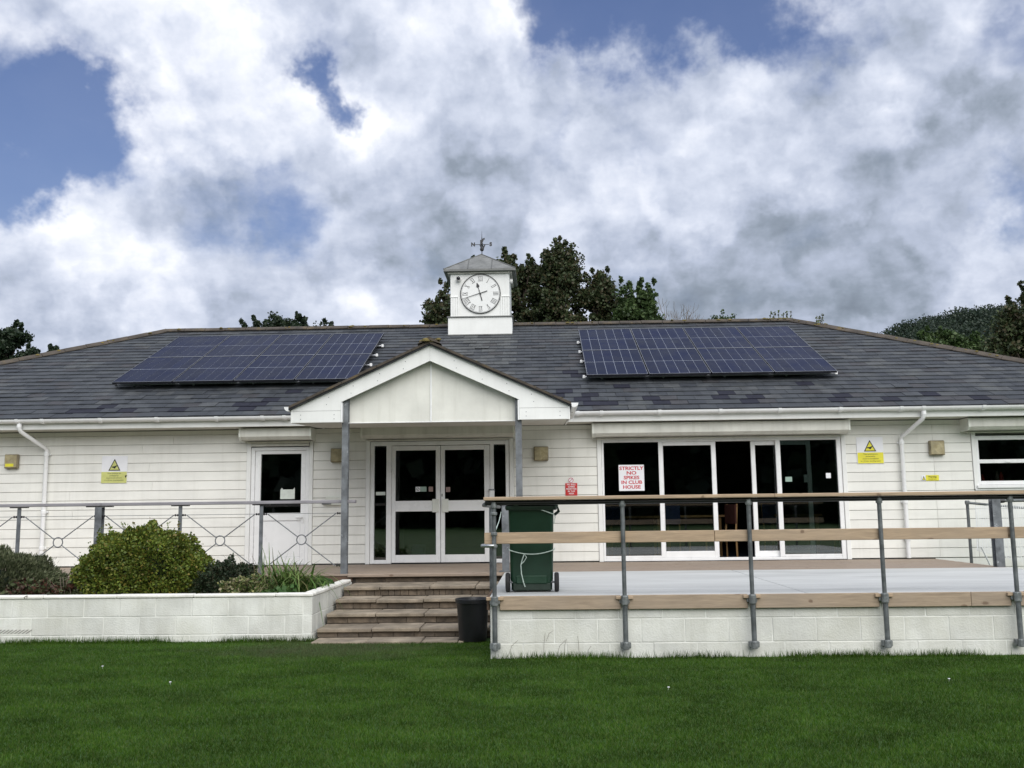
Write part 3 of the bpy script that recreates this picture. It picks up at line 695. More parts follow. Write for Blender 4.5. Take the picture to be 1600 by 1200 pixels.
# verge: undercloak slates along each raking edge
for sg in (-1, 1):
    L = 2.0/math.cos(math.atan(T*1.005)); n = 8
    for i in range(n):
        x0 = pcx+sg*(2.015*i/n); x1 = pcx+sg*(2.015*(i+1)/n-.006); d = random.uniform(-.008, .008)
        lo, hi = (x0, x1) if x0 < x1 else (x1, x0)
        q = MB(); z0, z1 = gz(lo), gz(hi); y = PF-.075+d
        q.add([(lo, y, z0+.022), (hi, y, z1+.022), (hi, y+.4, z1+.022), (lo, y+.4, z0+.022), (lo, y, z0-.014), (hi, y, z1-.014), (hi, y+.4, z1-.014), (lo, y+.4, z0-.014)],
              [(0, 1, 2, 3), (7, 6, 5, 4), (0, 4, 5, 1), (1, 5, 6, 2), (2, 6, 7, 3), (3, 7, 4, 0)])
        q.build('verge_slate', 'ridge_tile', porch)
q = MB(); q.prism([(pcx-.17, top-.03), (pcx-.10, top+.03), (pcx, top+.075), (pcx+.10, top+.03), (pcx+.17, top-.03), (pcx, top+.03)], PF-.10, YB, 'y'); q.build('ridge_cap', 'ridge_tile', porch)
cushion(porch, [((pcx+random.uniform(-.12, .12), PF+random.uniform(-.08, .3), top+.03+random.uniform(-.02, .04)), random.uniform(.03, .07)) for i in range(22)]+
        [((pcx+sg*t, PF-.07+random.uniform(0, .1), gz(pcx+t)+.02), random.uniform(.008, .022)) for sg in (-1, 1) for t in [random.uniform(.1, 1.9) for i in range(16)]])
# bargeboards
bt = lambda x: gz(x)-.037
for sg, nm in ((-1, 'l'), (1, 'r')):
    xi, xo = pcx+sg*1.275, pcx+sg*1.97
    zt = .222
    poly = [(pcx, bt(pcx)), (xo, bt(xo)), (xo, PH+.168), (xi, PH+.168), (xi, bt(xi)-zt), (pcx, bt(pcx)-zt)]
    if sg > 0: poly = [(pcx+.002, bt(pcx))]+poly[1:5]+[(pcx+.002, bt(pcx)-zt)]
    MB().prism(poly, PF, PF+.025, 'y').build('bargeboard', 'trim_paint', porch)
    a, b = (xo, xi) if xo < xi else (xi, xo)
    MB().cbox(a, b, PF+.001, PF+.026, PH, PH+.164, .002).build('box_end', 'trim_paint', porch)
    MB().cbox(*((xi-.034, xi+.02) if sg > 0 else (xi-.02, xi+.034)), PF-.008, PF+.2, PH-.004, bt(xi)-zt+.02, .003).build('cover_strip', 'upvc', porch) if False else None
    # boxed end side and fascia returning to the wall
    MB().prism([(PF-.006, PH-.003), (EY+.02, PH+.10), (EY+.02, bt(xo)-.01), (PF-.006, bt(xo)-.01)], *((xo-.002, xo+.02) if sg > 0 else (xo-.02, xo+.002)), 'x').build('fascia', 'trim_paint', porch)
    MB().cbox(*((xi-.024, xi-.002) if sg > 0 else (xi+.002, xi+.024)), PF-.004, PF+.15, PH-.002, bt(xi)-zt-.004, .002).build('cover_strip', 'upvc', porch)
    # porch gutter seen end on
    gx = xo+sg*.085; cz = 2.975; rr = .062
    pr = [(gx+rr*math.cos(t), cz+rr*math.sin(t)) for t in [math.pi+math.pi*i/9 for i in range(10)]]
    pi2 = [(gx+(rr-.006)*math.cos(t), cz+(rr-.006)*math.sin(t)) for t in [2*math.pi-math.pi*i/9 for i in range(10)]]
    MB().prism(pr+pi2, PF+.10, EY-.10, 'y').prism(pr, PF+.09, PF+.10, 'y').build('gutter', 'upvc', porch, smooth=True)
    # screws
    s = MB()
    for t in (.35, .72, 1.1, 1.45):
        for dz in (.07, .16):
            x = pcx+sg*(t+.03*(dz > .1)); s.lathe([(.006, -.002), (.006, 0)], (x, PF-.001, bt(x)-dz), 8, 'y')
    for x in (xo-sg*.12, xo-sg*.6):
        for z in (PH+.05, PH+.11): s.lathe([(.006, -.002), (.006, 0)], (x, PF-.001, z), 8, 'y')
    s.build('screws', 'galv', porch)
xg0, xg1 = pcx-1.25, pcx+1.25
MB().prism([(xg0, PH), (pcx-.003, PH), (pcx-.003, bt(pcx)-.1), (xg0, bt(xg0)-.1)], PF+.155, PF+.17, 'y').build('gable_panel', 'gable_board', porch)
MB().prism([(pcx+.003, PH), (xg1, PH), (xg1, bt(xg1)-.1), (pcx+.003, bt(pcx)-.1)], PF+.155, PF+.17, 'y').build('gable_panel', 'gable_board', porch)
MB().cbox(pcx-.012, pcx+.012, PF+.142, PF+.1545, PH+.004, bt(pcx)-.24, .002).build('joint_strip', 'upvc', porch)
MB().cbox(xg0, xg1, PF+.143, PF+.1545, PH-.006, PH+.006, .002).build('bottom_trim', 'upvc', porch)
# porch soffit, rising slightly to the wall
s = MB(); X0, X1 = pcx-1.955, pcx+1.955
for (y0, y1, z0, z1, a, b) in ((PF+.172, EY+.02, PH+.002, PH+.105, X0, X1), (EY+.02, WY+.02, PH+.105, 2.882, X0, X1)):
    s.add([(a, y0, z0), (b, y0, z0), (b, y1, z1), (a, y1, z1), (a, y0, z0+.012), (b, y0, z0+.012), (b, y1, z1+.012), (a, y1, z1+.012)], [(0, 1, 2, 3), (7, 6, 5, 4), (0, 4, 5, 1), (1, 5, 6, 2), (2, 6, 7, 3), (3, 7, 4, 0)])
for a, b in ((X0, xg0), (xg1, X1)): s.box(a, b, PF+.027, PF+.1715, PH+.002, PH+.014)
s.build('soffit', 'soffit', porch)
def hpost(x, y, z0, z1, w=.09, n='porch_post', par=None, m='galv_post'):
    # H-section galvanised steel post: web facing the side, flanges front and back
    q = MB(); t = .008
    q.box(x-w/2, x+w/2, y-w/2, y-w/2+t, z0, z1).box(x-w/2, x+w/2, y+w/2-t, y+w/2, z0, z1).box(x-t/2, x+t/2, y-w/2+t, y+w/2-t, z0, z1)
    return q.build(n, m, par)
hpost(-2.785, 13.66, .30, bt(-2.785)-.2+.05, par=porch); hpost(-.305, 13.66, DZ-.05, bt(-.305)-.17, par=porch)
MB().cbox(-2.95, -2.62, 15.0, 15.1, 1.55, 1.75, .01).build('letter_box', 'galv', porch) if False else None

# --- clock turret
TX, TY = -1.262, 20.43; hw = .645
tb = MB(); tb.cbox(TX-.695, TX+.695, TY-.02, TY+1.40, 5.0, 5.64, .006)
turret = tb.build('clock_turret', 'trim_paint', club)
MB().cbox(TX-hw, TX+hw, TY+.03, TY+1.36, 5.655, 6.66, .005).build('turret_wall', 'trim_paint', turret)
MB().cbox(TX-.72, TX+.72, TY-.045, TY+1.43, 5.635, 5.662, .005).build('ledge', 'lead', turret)
MB().cbox(TX-.70, TX+.70, TY-.05, TY-.022, 5.235, 5.262, .004).build('lead_flashing', 'lead', turret)
for sg in (-1, 1):
    q = MB()
    for k in range(4): xx = TX+sg*(hw-.03-.05*k); q.cbox(xx-.022, xx+.022, TY+.018, TY+.029, 5.665, 6.09-.001*k, .002)
    q.build('corner_panel', 'trim_paint', turret)
    a, b = (TX+sg*(hw-.17), TX+sg*(hw+.012)); MB().cbox(min(a, b), max(a, b), TY+.010, TY+.0295, 6.092, 6.112, .003).build('corner_band', 'trim_paint', turret)
# pyramid roof of grey sheet with seams
ov = .785; zc = 6.70; ap = Vector((TX, TY+.695, 7.235)); q = MB(); cy = TY+.695
base = [(TX-ov, cy-ov, zc), (TX+ov, cy-ov, zc), (TX+ov, cy+ov, zc), (TX-ov, cy+ov, zc)]
b2_ = [(x, y, z-.045) for x, y, z in base]
q.add(base+[tuple(ap)]+b2_, [(0, 1, 4), (1, 2, 4), (2, 3, 4), (3, 0, 4), (0, 5, 6, 1), (1, 6, 7, 2), (2, 7, 8, 3), (3, 8, 5, 0), (8, 7, 6, 5)])
q.build('turret_roof', 'lead', turret)
q = MB()
for i in range(4):
    A = Vector(base[i]); B = Vector(base[(i+1) % 4])
    q.tube([A+Vector((0, 0, .005)), ap], .014, 6)
    for f in (.335, .665):
        s0 = A.lerp(B, f); h_ = (1-abs(2*f-1)); tgt = s0.lerp(Vector((s0.x, s0.y, 0)), 0)
        mid = A.lerp(B, .5); dirv = (ap-mid); end = s0+dirv*(1-abs(2*f-1))
        q.tube([s0, end], .012, 6)
q.build('roof_seam', 'lead_seam', turret)
MB().box(TX-hw-.06, TX+hw+.06, TY-.02, TY+1.41, 6.615, 6.654).build('eaves_board', 'soffit', turret)
# weathervane
q = MB(); vx, vy = ap.x+.012, ap.y
q.tube([(vx, vy, 7.2), (vx, vy, 7.62)], .010, 8).tube([(vx, vy, 7.62), (vx, vy, 7.78)], [.008, .002], 6)
q.lathe([(.004, -.05), (.035, -.035), (.048, 0), (.035, .035), (.004, .05)], (vx, vy, 7.35), 14)
q.lathe([(.004, -.035), (.028, -.018), (.028, .018), (.004, .035)], (vx, vy, 7.46), 10)
q.tube([(vx-.16, vy, 7.462), (vx+.16, vy, 7.462)], .007, 6).tube([(vx, vy-.16, 7.462), (vx, vy+.16, 7.462)], .007, 6)
q.prism([(vx-.02, 7.53), (vx+.03, 7.53), (vx+.045, 7.58), (vx+.07, 7.57), (vx+.06, 7.62), (vx+.02, 7.60), (vx-.02, 7.57)], vy-.003, vy+.003, 'y')
vane = q.build('weathervane', 'iron', turret, smooth=True)
for ch, dx, dy in (('N', -.20, 0), ('S', .20, 0), ('E', 0, -.19), ('W', 0, .19)):
    text('compass_letter', ch, .115, (vx+dx, vy+dy, 7.462), 'iron', turret, bold=.008, depth=.004, rot=(math.pi/2, 0, 0))
# clock face
cyy = TY+.008; ccx, ccz, cr = TX+.012, 6.165, .432
MB().lathe([(cr, .0), (cr, .02)], (ccx, cyy, ccz), 64, 'y').build('clock_dial', 'clock_dial', turret, smooth=True)
MB().ring((ccx, cyy, ccz), cr, .010, 64, 8).build('clock_rim', 'iron', turret, smooth=True)
MB().ring((ccx, cyy-.001, ccz), cr-.022, .0022, 64, 6).build('minute_track', 'iron', turret, smooth=True)
def numeral(sx_, h):
    """strokes of a roman numeral, centred, in dial coordinates"""
    out = []; w = {'I': .030, 'V': .055, 'X': .055}; tot = sum(w[c] for c in sx_); x = -tot/2
    for c in sx_:
        a, b = x+.006, x+w[c]-.006; m = (a+b)/2
        if c == 'I': out.append((m, -h/2, m, h/2, .0075))
        if c == 'V': out += [(a, h/2, m, -h/2, .008), (b, h/2, m, -h/2, .004)]
        if c == 'X': out += [(a, h/2, b, -h/2, .008), (b, h/2, a, -h/2, .004)]
        x += w[c]
    out += [(-tot/2+.004, h/2, tot/2-.004, h/2, .003), (-tot/2+.004, -h/2, tot/2-.004, -h/2, .003)]
    return out
for i, s_ in enumerate(['XII', 'I', 'II', 'III', 'IIII', 'V', 'VI', 'VII', 'VIII', 'IX', 'X', 'XI']):
    an = -i*math.pi/6; q = MB()
    for (x0, y0, x1, y1, w) in numeral(s_, .105):
        p = []
        for (x, y) in ((x0-w/2, y0), (x0+w/2, y0), (x1+w/2, y1), (x1-w/2, y1)) if y0 != y1 else ((x0, y0-w/2), (x0, y0+w/2), (x1, y1+w/2), (x1, y1-w/2)):
            Y = y+.335; p.append((ccx+x*math.cos(an)-Y*math.sin(an), ccz+x*math.sin(an)+Y*math.cos(an)))
        q.prism(p, cyy-.004-.0003*len(q.v)/8, cyy-.0005, 'y')
    q.build('numeral', 'iron', turret)
def hand(tip, tail, w, nm, yy, spade):
    a = Vector((ccx+tail[0], ccz+tail[1])); b = Vector((ccx+tip[0], ccz+tip[1])); d = (b-a).normalized(); n = Vector((-d.y, d.x)); q = MB()
    q.prism([tuple(a+n*w*.9), tuple(a-n*w*.9), tuple(b-n*w*.35), tuple(b+n*w*.35)], yy-.003, yy, 'y')
    if spade:
        m = b-d*.075
        q.prism([tuple(m-d*.045), tuple(m-n*.035-d*.012), tuple(m-n*.028+d*.012), tuple(b), tuple(m+n*.028+d*.012), tuple(m+n*.035-d*.012)], yy-.006, yy-.0032, 'y')
    q.lathe([(.018, 0), (.018, .004)], (ccx, yy-.008, ccz), 14, 'y')
    return q.build(nm, 'iron', turret)
hand((-.075, .245), (.035, -.155), .013, 'hour_hand', cyy-.006, True)
hand((-.405, -.115), (.150, .058), .010, 'minute_hand', cyy-.016, False)
# little dome cameras on the turret
cm = MB().lathe([(.05, -.06), (.055, -.02), (.055, .0)], (TX-.465, TY-.005, 6.49), 16, 'y').build('camera_base', 'camera_white', turret, smooth=True)
MB().lathe([(.002, -.085), (.02, -.08), (.038, -.062), (.044, -.035), (.044, -.01)], (TX-.462, TY-.035, 6.497), 16, 'y').build('camera_dome', 'smoked', turret, smooth=True)
MB().lathe([(.05, .06), (.055, .02), (.055, .0)], (TX+hw+.01, TY+.18, 6.47), 16, 'x').build('camera_base', 'camera_white', turret, smooth=True)

# ------------------------------------------------------------------ solar panels
PWd, PL = 1.108, 1.722
def panel_proto():
    # built in slope coordinates: u across, v up the slope, w out of the slope
    def S(u, v, w): return roofp(u, v, w)
    def sbox_(mb, u0, u1, v0, v1, w0, w1, mi=0):
        vs = [S(u, v, w) for u in (u0, u1) for v in (v0, v1) for w in (w0, w1)]
        mb.add(vs, [(0, 1, 3, 2), (4, 6, 7, 5), (0, 4, 5, 1), (2, 3, 7, 6), (0, 2, 6, 4), (1, 5, 7, 3)], mi)
    O = (0, EY, EZ); b = .009; W, L = PWd-.024, PL-.008
    f = MB(); sbox_(f, 0, W, 0, b, .13, .168); sbox_(f, 0, W, L-b, L, .13, .168); sbox_(f, 0, b, b, L-b, .13, .168); sbox_(f, W-b, W, b, L-b, .13, .168)
    sbox_(f, b*.2, W-b*.2, .001, .009, .1681, .1695, 1); sbox_(f, b*.2, W-b*.2, L-.009, L-.001, .1681, .1695, 1); sbox_(f, .001, .005, .009, L-.009, .1681, .1695, 1); sbox_(f, W-.005, W-.001, .009, L-.009, .1681, .1695, 1)
    bk = MB(); sbox_(bk, b, W-b, b, L-b, .14, .162)
    cw = (W-2*b)/6; cl = (L-2*b)/2; ce = MB(); sbox_(ce, .003, cw-.003, .011, cl-.011, .1622, .1650)
    return f.build('frame', ['solar_frame', 'solar_rim'], None, origin=O), bk.build('backsheet', 'solar_back', None, origin=O), ce.build('cell', 'solar_cell', None, origin=O), b, cw, cl
fo, bo, ceo, bb, cw, cl = panel_proto(); fme, bme, cme = fo.data, bo.data, ceo.data
for o in (fo, bo, ceo): bpy.data.objects.remove(o)
V0 = (17.12-EY)/CP-.14
colw = ['leftmost', 'second from left', 'third from left', 'rightmost']
for side, X0_ in (('left', -7.70), ('right', .85)):
    for rw in (0, 1):
        for c_ in range(4):
            u = X0_+c_*PWd; v = V0+rw*PL
            lab = '%s solar panel in the %s row of the %s roof array' % (colw[c_], 'upper' if rw else 'lower', side)
            base_ = roofp(u, v); t = thing('solar_panel', lab, 'solar panel', base_, 'solar panels on the slate roof')
            inst(fme, 'frame', t, base_); inst(bme, 'backsheet', t, base_)
            for i in range(6):
                for j in range(2): inst(cme, 'cell', t, roofp(u+bb+i*cw, v+bb+j*cl))
    # mounting rails with white end caps
    for i, vv in enumerate((.25, 1.28, 2.0, 2.75)):
        v = V0+vv+(0.02 if i else 0); xa, xb = X0_-.015, X0_+4*PWd+.015
        q = MB(); a = roofp(xa, v, .05); b = roofp(xb, v, .05); q.tube([a, b], .022, 6)
        for xx in np.arange(xa+.3, xb-.2, 1.1): q.tube([roofp(xx, v, .05), roofp(xx, v, .005)], .02, 6)
        rl = q.build('mounting_rail', 'solar_rim')
        tag(rl, 'metal rail under the %s solar array, %s of four counted upward' % (side, ('first', 'second', 'third', 'fourth')[i]), 'mounting rail', 'rails carrying the solar panels')
        for xx, sg in ((xa, -1), (xb, 1)):
            k = MB(); x2 = xx+sg*.05; p = [roofp(min(xx, x2), v-.03, .035), roofp(max(xx, x2), v+.03, .075)]
            k.cbox(min(xx, x2), max(xx, x2), p[0][1], p[1][1], p[0][2], p[1][2]+.0, .008); k.build('end_cap', 'upvc' if not (side == 'left' and sg < 0) else 'iron', rl)

# ------------------------------------------------------------------ deck, terrace, steps, planter
deck = thing('timber_deck', 'brown timber boarded deck running along the front of the clubhouse', 'deck', (-3.5, 14.9, 0))
DX0, DX1, DF = -14.0, 6.40, 13.60
y = DF; k = 0
while y < WY-.03:
    y1 = min(y+.142, WY-.026)
    x = DX0; first = True
    while x < DX1:
        x2 = x+(random.uniform(1.5, 3.6) if first else 3.6); first = False
        x2 = min(x2, DX1)
        if DX1-x2 < .5: x2 = DX1
        if x2 > -9.6: MB().cbox(x+.002, x2-.002, y+.002, y1-.002, DZ-.028, DZ+random.uniform(-.001, .001), .003).build('deck_board', 'deck_wood', deck)
        x = x2
    y += .145
MB().cbox(DX0, -2.66, DF+.012, DF+.036, .50, DZ-.029, .003).cbox(-.535, DX1, DF+.012, DF+.036, .50, DZ-.029, .003).build('fascia_board', 'dark_wood', deck)
MB().box(DX0, DX1-.02, DF+.06, WY-.03, .02, DZ-.035).build('substructure', 'riser_mortar', deck)

# steps
steps = thing('stone_steps', 'flight of five worn paved steps with brick risers up to the entrance', 'steps', (-1.6, 12.2, 0))
SX0, SX1 = -2.62, -.545
lv = [(.125, 11.30), (.245, 11.80), (.365, 12.30), (.485, 12.80)]
def slabrow(yf, yb, zt, joints, th=.042, x0=SX0, x1=SX1):
    cs = [x0]+joints+[x1]
    for i in range(len(cs)-1):
        d = random.uniform(-.004, .004); MB().cbox(cs[i]+.004, cs[i+1]-.004, yf+random.uniform(-.008, .008), yb, zt-th+d, zt+d, .007).build('paving_slab', 'paving', steps)
slabrow(10.93, 11.33, .022, [-1.98, -1.36, -.95], .05, -2.60, -.88)
slabrow(lv[0][1], lv[1][1]+.03, lv[0][0], [-1.98, -1.42, -.90])
slabrow(lv[1][1], lv[2][1]+.03, lv[1][0], [-2.02, -1.43, -.90])
slabrow(lv[2][1], lv[3][1]+.03, lv[2][0], [-2.10, -1.50, -.92])
slabrow(lv[3][1], DF+.05, lv[3][0], [-2.14, -1.48, -.88])
prev = .02
for i, (zt, yf) in enumerate(lv+[(DZ-.03+.012, DF+.01)]):
    yy = yf+.045; z0 = prev; z1 = zt-.044
    MB().box(SX0, SX1, yy+.02, yy+.25, z0-.02, z1-.001).build('riser_core', 'riser_mortar', steps)
    on_edge = i in (0, 2) and False
    bw = [.24, .36, .22, .11, .42][i]
    x = SX0
    while x < SX1-.02:
        w = bw*random.choice((1, 1, 1, .7)); x2 = min(x+w, SX1)
        if x2-x > .02: MB().cbox(x+.0025, x2-.0025, yy+random.uniform(-.003, .003), yy+.06, z0+.002, z1-.001, .003).build('brick', 'riser_brick', steps)
        x = x2
    prev = zt
MB().cbox(SX0-.1, SX1-.002, DF-.035, DF-.0+.001, DZ-.045, DZ-.003, .006).build('nosing_board', 'deck_wood', steps)

# planter
pl = thing('block_planter', 'low white painted blockwork planter wall left of the steps', 'planter', (-8, 12.3, 0))
def blockwall(par, x0, x1, y, zs, bw, joint0, th=.10, m='block_paint', core=None, side=False, stag=True):
    for r_, (za, zb) in enumerate(zs):
        off = joint0[r_]
        xs_ = [x0]; x = off
        while x > x0: x -= bw
        while x < x1:
            if x > x0+.06: xs_.append(x)
            x += bw
        if x1-xs_[-1] < .05: xs_.pop()
        xs_.append(x1)
        for i in range(len(xs_)-1):
            d = random.uniform(-.002, .002)
            if side: MB().cbox(y, y+th, xs_[i]+.002, xs_[i+1]-.002, za+.002, zb-.002, .005)
            q = MB()
            if side: q.cbox(y-th, y+d, xs_[i]+.0035, xs_[i+1]-.0035, za+.003, zb-.003, .005)
            else: q.cbox(xs_[i]+.0035, xs_[i+1]-.0035, y+d, y+th, za+.003, zb-.003, .005)
            q.build('block', m, par)
PY, PX = 11.2, -2.65
zs = [(-.05, .083), (.083, .290), (.290, .497)]
blockwall(pl, -12.0, PX-.102, PY, zs, .422, (-4.9, -5.071, -4.886))
blockwall(pl, PY, 13.55, PX, zs, .422, (11.4, 11.45, 11.60), side=True)
MB().box(-12, PX-.004, PY+.004, PY+.09, -.05, .495).box(PX-.09, PX-.004, PY+.09, 13.5, -.05, .495).build('mortar', 'mortar_paint', pl)
x = -12.0
while x < PX-.12:
    x2 = min(x+random.uniform(.8, 1.0), PX+.012)
    if PX-x2 < .3: x2 = PX+.012
    MB().cbox(x+.001, x2-.001, PY-.014, PY+.115, .498, .540+random.uniform(-.002, .002), .012).build('coping', 'coping_paint', pl); x = x2
y = PY+.117
while y < 13.3:
    y2 = min(y+.62, 13.42); MB().cbox(PX-.115, PX+.014, y+.001, y2-.001, .498, .545+random.uniform(-.003, .003), .012).build('coping', 'coping_paint', pl); y = y2
    if 13.42-y < .1: break
sb = MB(); nx, ny = 40, 10
for i in range(nx):
    for j in range(ny):
        pass
vs = []; fs = []
for i in range(nx+1):
    for j in range(ny+1):
        vs.append((-11.95+(9.19)*i/nx, PY+.09+(2.36)*j/ny, .45+random.uniform(-.02, .03)))
for i in range(nx):
    for j in range(ny): a = i*(ny+1)+j; fs.append((a, a+ny+1, a+ny+2, a+1))
kind(MB().add(vs, fs).build('soil', 'soil'), 'structure')
# honeycomb drain marks (vent) at the far left of the planter wall
q = MB()
for i in range(9): q.tube([(-6.33+i*.045, PY-.003, .11), (-6.26+i*.045, PY-.003, .155)], .003, 5)
q.build('scratch_marks', 'riser_mortar', pl)

# terrace
tr = thing('raised_terrace', 'raised terrace with pale grey floor and white painted blockwork front', 'terrace', (2.9, 11.7, 0))
TF, TX0, TX1 = 9.75, -.525, 6.42
MB().box(TX0+.004, TX1, TF+.0035, DF+.008, -.05, .565).build('core', 'mortar_paint', tr)
fl = MB(); fl.cbox(TX0-.0, 2.613, TF-.002, DF-.002, .567, DZ+.002, .006).cbox(2.625, TX1, TF-.002, DF-.002, .567, DZ+.001, .006); fl.build('floor_slab', 'terrace_floor', tr)
zs2 = [(-.06, .146), (.146, .378), (.378, .566)]
blockwall(tr, TX0, TX1, TF, zs2, .4287, (-.3+.1, .112, -.115+.01), m='block_paint')
blockwall(tr, TF+.104, 13.5, TX0+.10, zs2, .4287, (10.0, 10.2, 10.1), side=False, m='block_paint') if False else None
for r_, (za, zb) in enumerate(zs2):
    yy = TF+.104+.1*r_; yy0 = TF+.104
    while yy0 < DF-.05:
        y2 = min(yy+.4287, DF); MB().cbox(TX0+random.uniform(-.001, .001), TX0+.1, yy0+.003, y2-.003, za+.003, zb-.003, .005).build('block', 'block_paint', tr); yy0 = y2; yy = y2

# scaffold-tube railing with timber rails
rl = thing('tube_railing', 'steel tube railing with pine rails along the front edge of the terrace', 'railing', (2.1, 9.66, 0))
RYF = TF-.085
px_ = [-.473, .807, 2.055, 3.338, 4.613, 5.88]
for i, x in enumerate(px_):
    MB().tube([(x, RYF, .60), (x, RYF, 1.53)], .0215, 12).build('upright', 'pipe', rl, smooth=True)
    MB().tube([(x, RYF-.004, .10), (x, RYF-.004, .60)], .0255, 12).build('lower_upright', 'pipe', rl, smooth=True)
    q = MB(); q.lathe([(.030, -.03), (.036, -.02), (.036, .055), (.030, .065)], (x, RYF-.004, .545), 12); q.box(x-.05, x+.05, RYF+.02, TF-.003, .535, .60); q.build('wall_clamp', 'pipe_fitting', rl)
    q = MB(); q.lathe([(.024, -.035), (.034, -.03), (.034, .03), (.028, .04)], (x, RYF-.004, .125), 12); q.cbox(x-.052, x+.052, RYF+.0, RYF+.05, .10, .16, .008); q.box(x-.02, x+.02, RYF+.05, TF-.003, .11, .15); q.build('foot_bracket', 'pipe_fitting', rl)
    MB().lathe([(.030, -.02), (.033, .0), (.028, .035)], (x, RYF, 1.50), 12).build('top_fitting', 'pipe_fitting', rl)
    MB().cbox(x-.085, x-.03, RYF+.012, RYF+.05, .57, .603, .004).build('packing_block', 'pine', rl); MB().cbox(x+.03, x+.085, RYF+.012, RYF+.05, .57, .603, .004).build('packing_block', 'pine', rl)
MB().tube([(-.56, RYF+.003, 1.527), (6.4, RYF+.003, 1.527)], .0225, 12).build('top_tube', 'black_plastic_tube_shade', rl, smooth=True)  # steel tube coloured near black for the shade beneath the top board
for a, b in ((-.573, 2.30), (2.303, 6.5)): MB().cbox(a, b, RYF-.075, RYF+.085, 1.551, 1.586, .005).build('top_rail', 'pine', rl)
for a, b in ((-.572, 1.712), (1.716, 4.585), (4.589, 6.5)): MB().cbox(a, b, RYF+.0245, RYF+.062, 1.122, 1.234, .004).build('mid_rail', 'pine', rl)
for a, b in ((-.425, .772), (.842, 2.017), (2.093, 3.298), (3.378, 4.185), (4.188, 4.573), (4.655, 5.84)):
    MB().cbox(a, b, TF-.043, TF-.006, .472, .608, .004).build('fascia_board', 'pine_grey', rl)
MB().cbox(TX0-.03, TX0-.003, TF-.0, TF+1.5, .47, .604, .003).build('fascia_board', 'dark_wood', rl)
# return along the side of the terrace
sx = TX0-.065
MB().tube([(sx+.03, RYF+.05, 1.515), (sx+.0, RYF+.3, 1.51), (sx+.0, 13.68, 1.51)], .0215, 12).build('side_tube', 'pipe', rl, smooth=True)
q = MB(); q.tube([(sx+.115, RYF-.03, 1.105), (sx+.045, RYF-.035, 1.105), (sx+.0, RYF+.0, 1.105), (sx-.005, RYF+.08, 1.105), (sx+.0, RYF+.3, 1.10), (sx, 13.68, 1.10)], .018, 12); q.build('side_loop', 'pipe_bright', rl, smooth=True)
for y in (11.35,): MB().tube([(sx, y, .06), (sx, y, 1.51)], .0225, 12).build('upright', 'pipe', rl, smooth=True); MB().lathe([(.028, 0), (.034, .02), (.034, .08), (.028, .1)], (sx, y, .05), 12).build('foot_bracket', 'pipe_fitting', rl)
q = MB(); q.tube([(sx+.02, 13.5, 1.38), (sx+.06, 11.9, 1.30), (sx+.07, 10.2, 1.20)], .005, 6).tube([(sx+.03, 13.5, 1.44), (sx+.07, 11.9, 1.33), (sx+.08, 10.2, 1.17)], .005, 6); q.build('lashing', 'rope', rl, smooth=True)
for z in (1.49, 1.42, 1.22, 1.10): MB().lathe([(.026, -.018), (.033, -.01), (.033, .01), (.026, .018)], (px_[0], RYF, z), 12).build('collar', 'pipe_fitting', rl)

# railing on the deck, left
rlL = thing('deck_railing', 'grey steel railing with crossed rods and rings at the left deck edge', 'railing', (-6, 13.72, 0))
ry = 13.72
for a, b in ((-13.9, -9.9), (-9.898, -6.302), (-6.298, -2.64)): MB().cbox(a, b, ry-.055, ry+.055, 1.592, 1.637, .006).build('top_rail', 'handrail_timber', rlL)
posts = [(-11.0, 1), (-9.85, 0), (-8.68, 1), (-7.51, 0), (-6.335, 1), (-5.165, 0), (-3.995, 0)]
for x, big in posts:
    if big: hpost(x, ry, .30, 1.575, .10, 'post', rlL)
    else: MB().cbox(x-.027, x+.027, ry-.006, ry+.006, .40, 1.575, .002).cbox(x-.006, x+.006, ry+.006, ry+.05, .40, 1.57, .002).build('post', 'galv_post', rlL)
    w = .19 if big else .125
    MB().cbox(x-w, x+w, ry-.035, ry+.035, 1.5765, 1.5905, .002).build('bracket', 'iron', rlL)
allx = [-11.0, -9.85, -8.68, -7.51, -6.335, -5.165, -3.995, -2.83]
for i in range(len(allx)-1):
    a, b = allx[i]+.05, allx[i+1]-.05; m_ = (a+b)/2; zc_ = 1.083; zt_, zb_ = 1.448, .715; rr = .068
    MB().ring((m_, ry, zc_), rr, .008, 28, 8).build('ring', 'galv_post', rlL, smooth=True)
    for (ex, ez) in ((a+.045, zt_), (b-.045, zt_), (a+.045, zb_), (b-.045, zb_)):
        d = Vector((ex-m_, 0, ez-zc_)).normalized()
        MB().tube([(m_+d.x*rr, ry, zc_+d.z*rr), (ex, ry, ez)], .0075, 8).build('cross_rod', 'galv_post', rlL, smooth=True)
    MB().tube([(a-.045, ry, zt_+.004), (b+.045, ry, zt_+.004)], .004, 6).build('tie_wire', 'galv_post', rlL)
    for ex, sg in ((a, 1), (b, -1)):
        for ez in (zt_, zb_): MB().lathe([(.008, -.028), (.017, -.02), (.017, -.008), (.008, -.002), (.008, .006), (.016, .012), (.016, .022), (.006, .03)], (ex+sg*.005, ry, ez+.002), 10, 'x').build('end_fitting', 'iron', rlL, smooth=True)
# two more steel posts
p1 = hpost(-.508, 13.70, .47, 1.53, .10, 'steel_post'); tag(p1, 'short galvanised steel post behind the left end of the tube railing, beside the green bin', 'post', 'short steel posts at the deck edge')
MB().cbox(-.60, -.416, 13.62, 13.70+.09, DZ+.003, DZ+.018, .003).build('base_plate', 'galv_post', p1)
p2 = hpost(6.335, 13.72, .50, 1.56, .115, 'steel_post'); tag(p2, 'thick galvanised steel post at the right corner of the terrace', 'post', 'short steel posts at the deck edge')
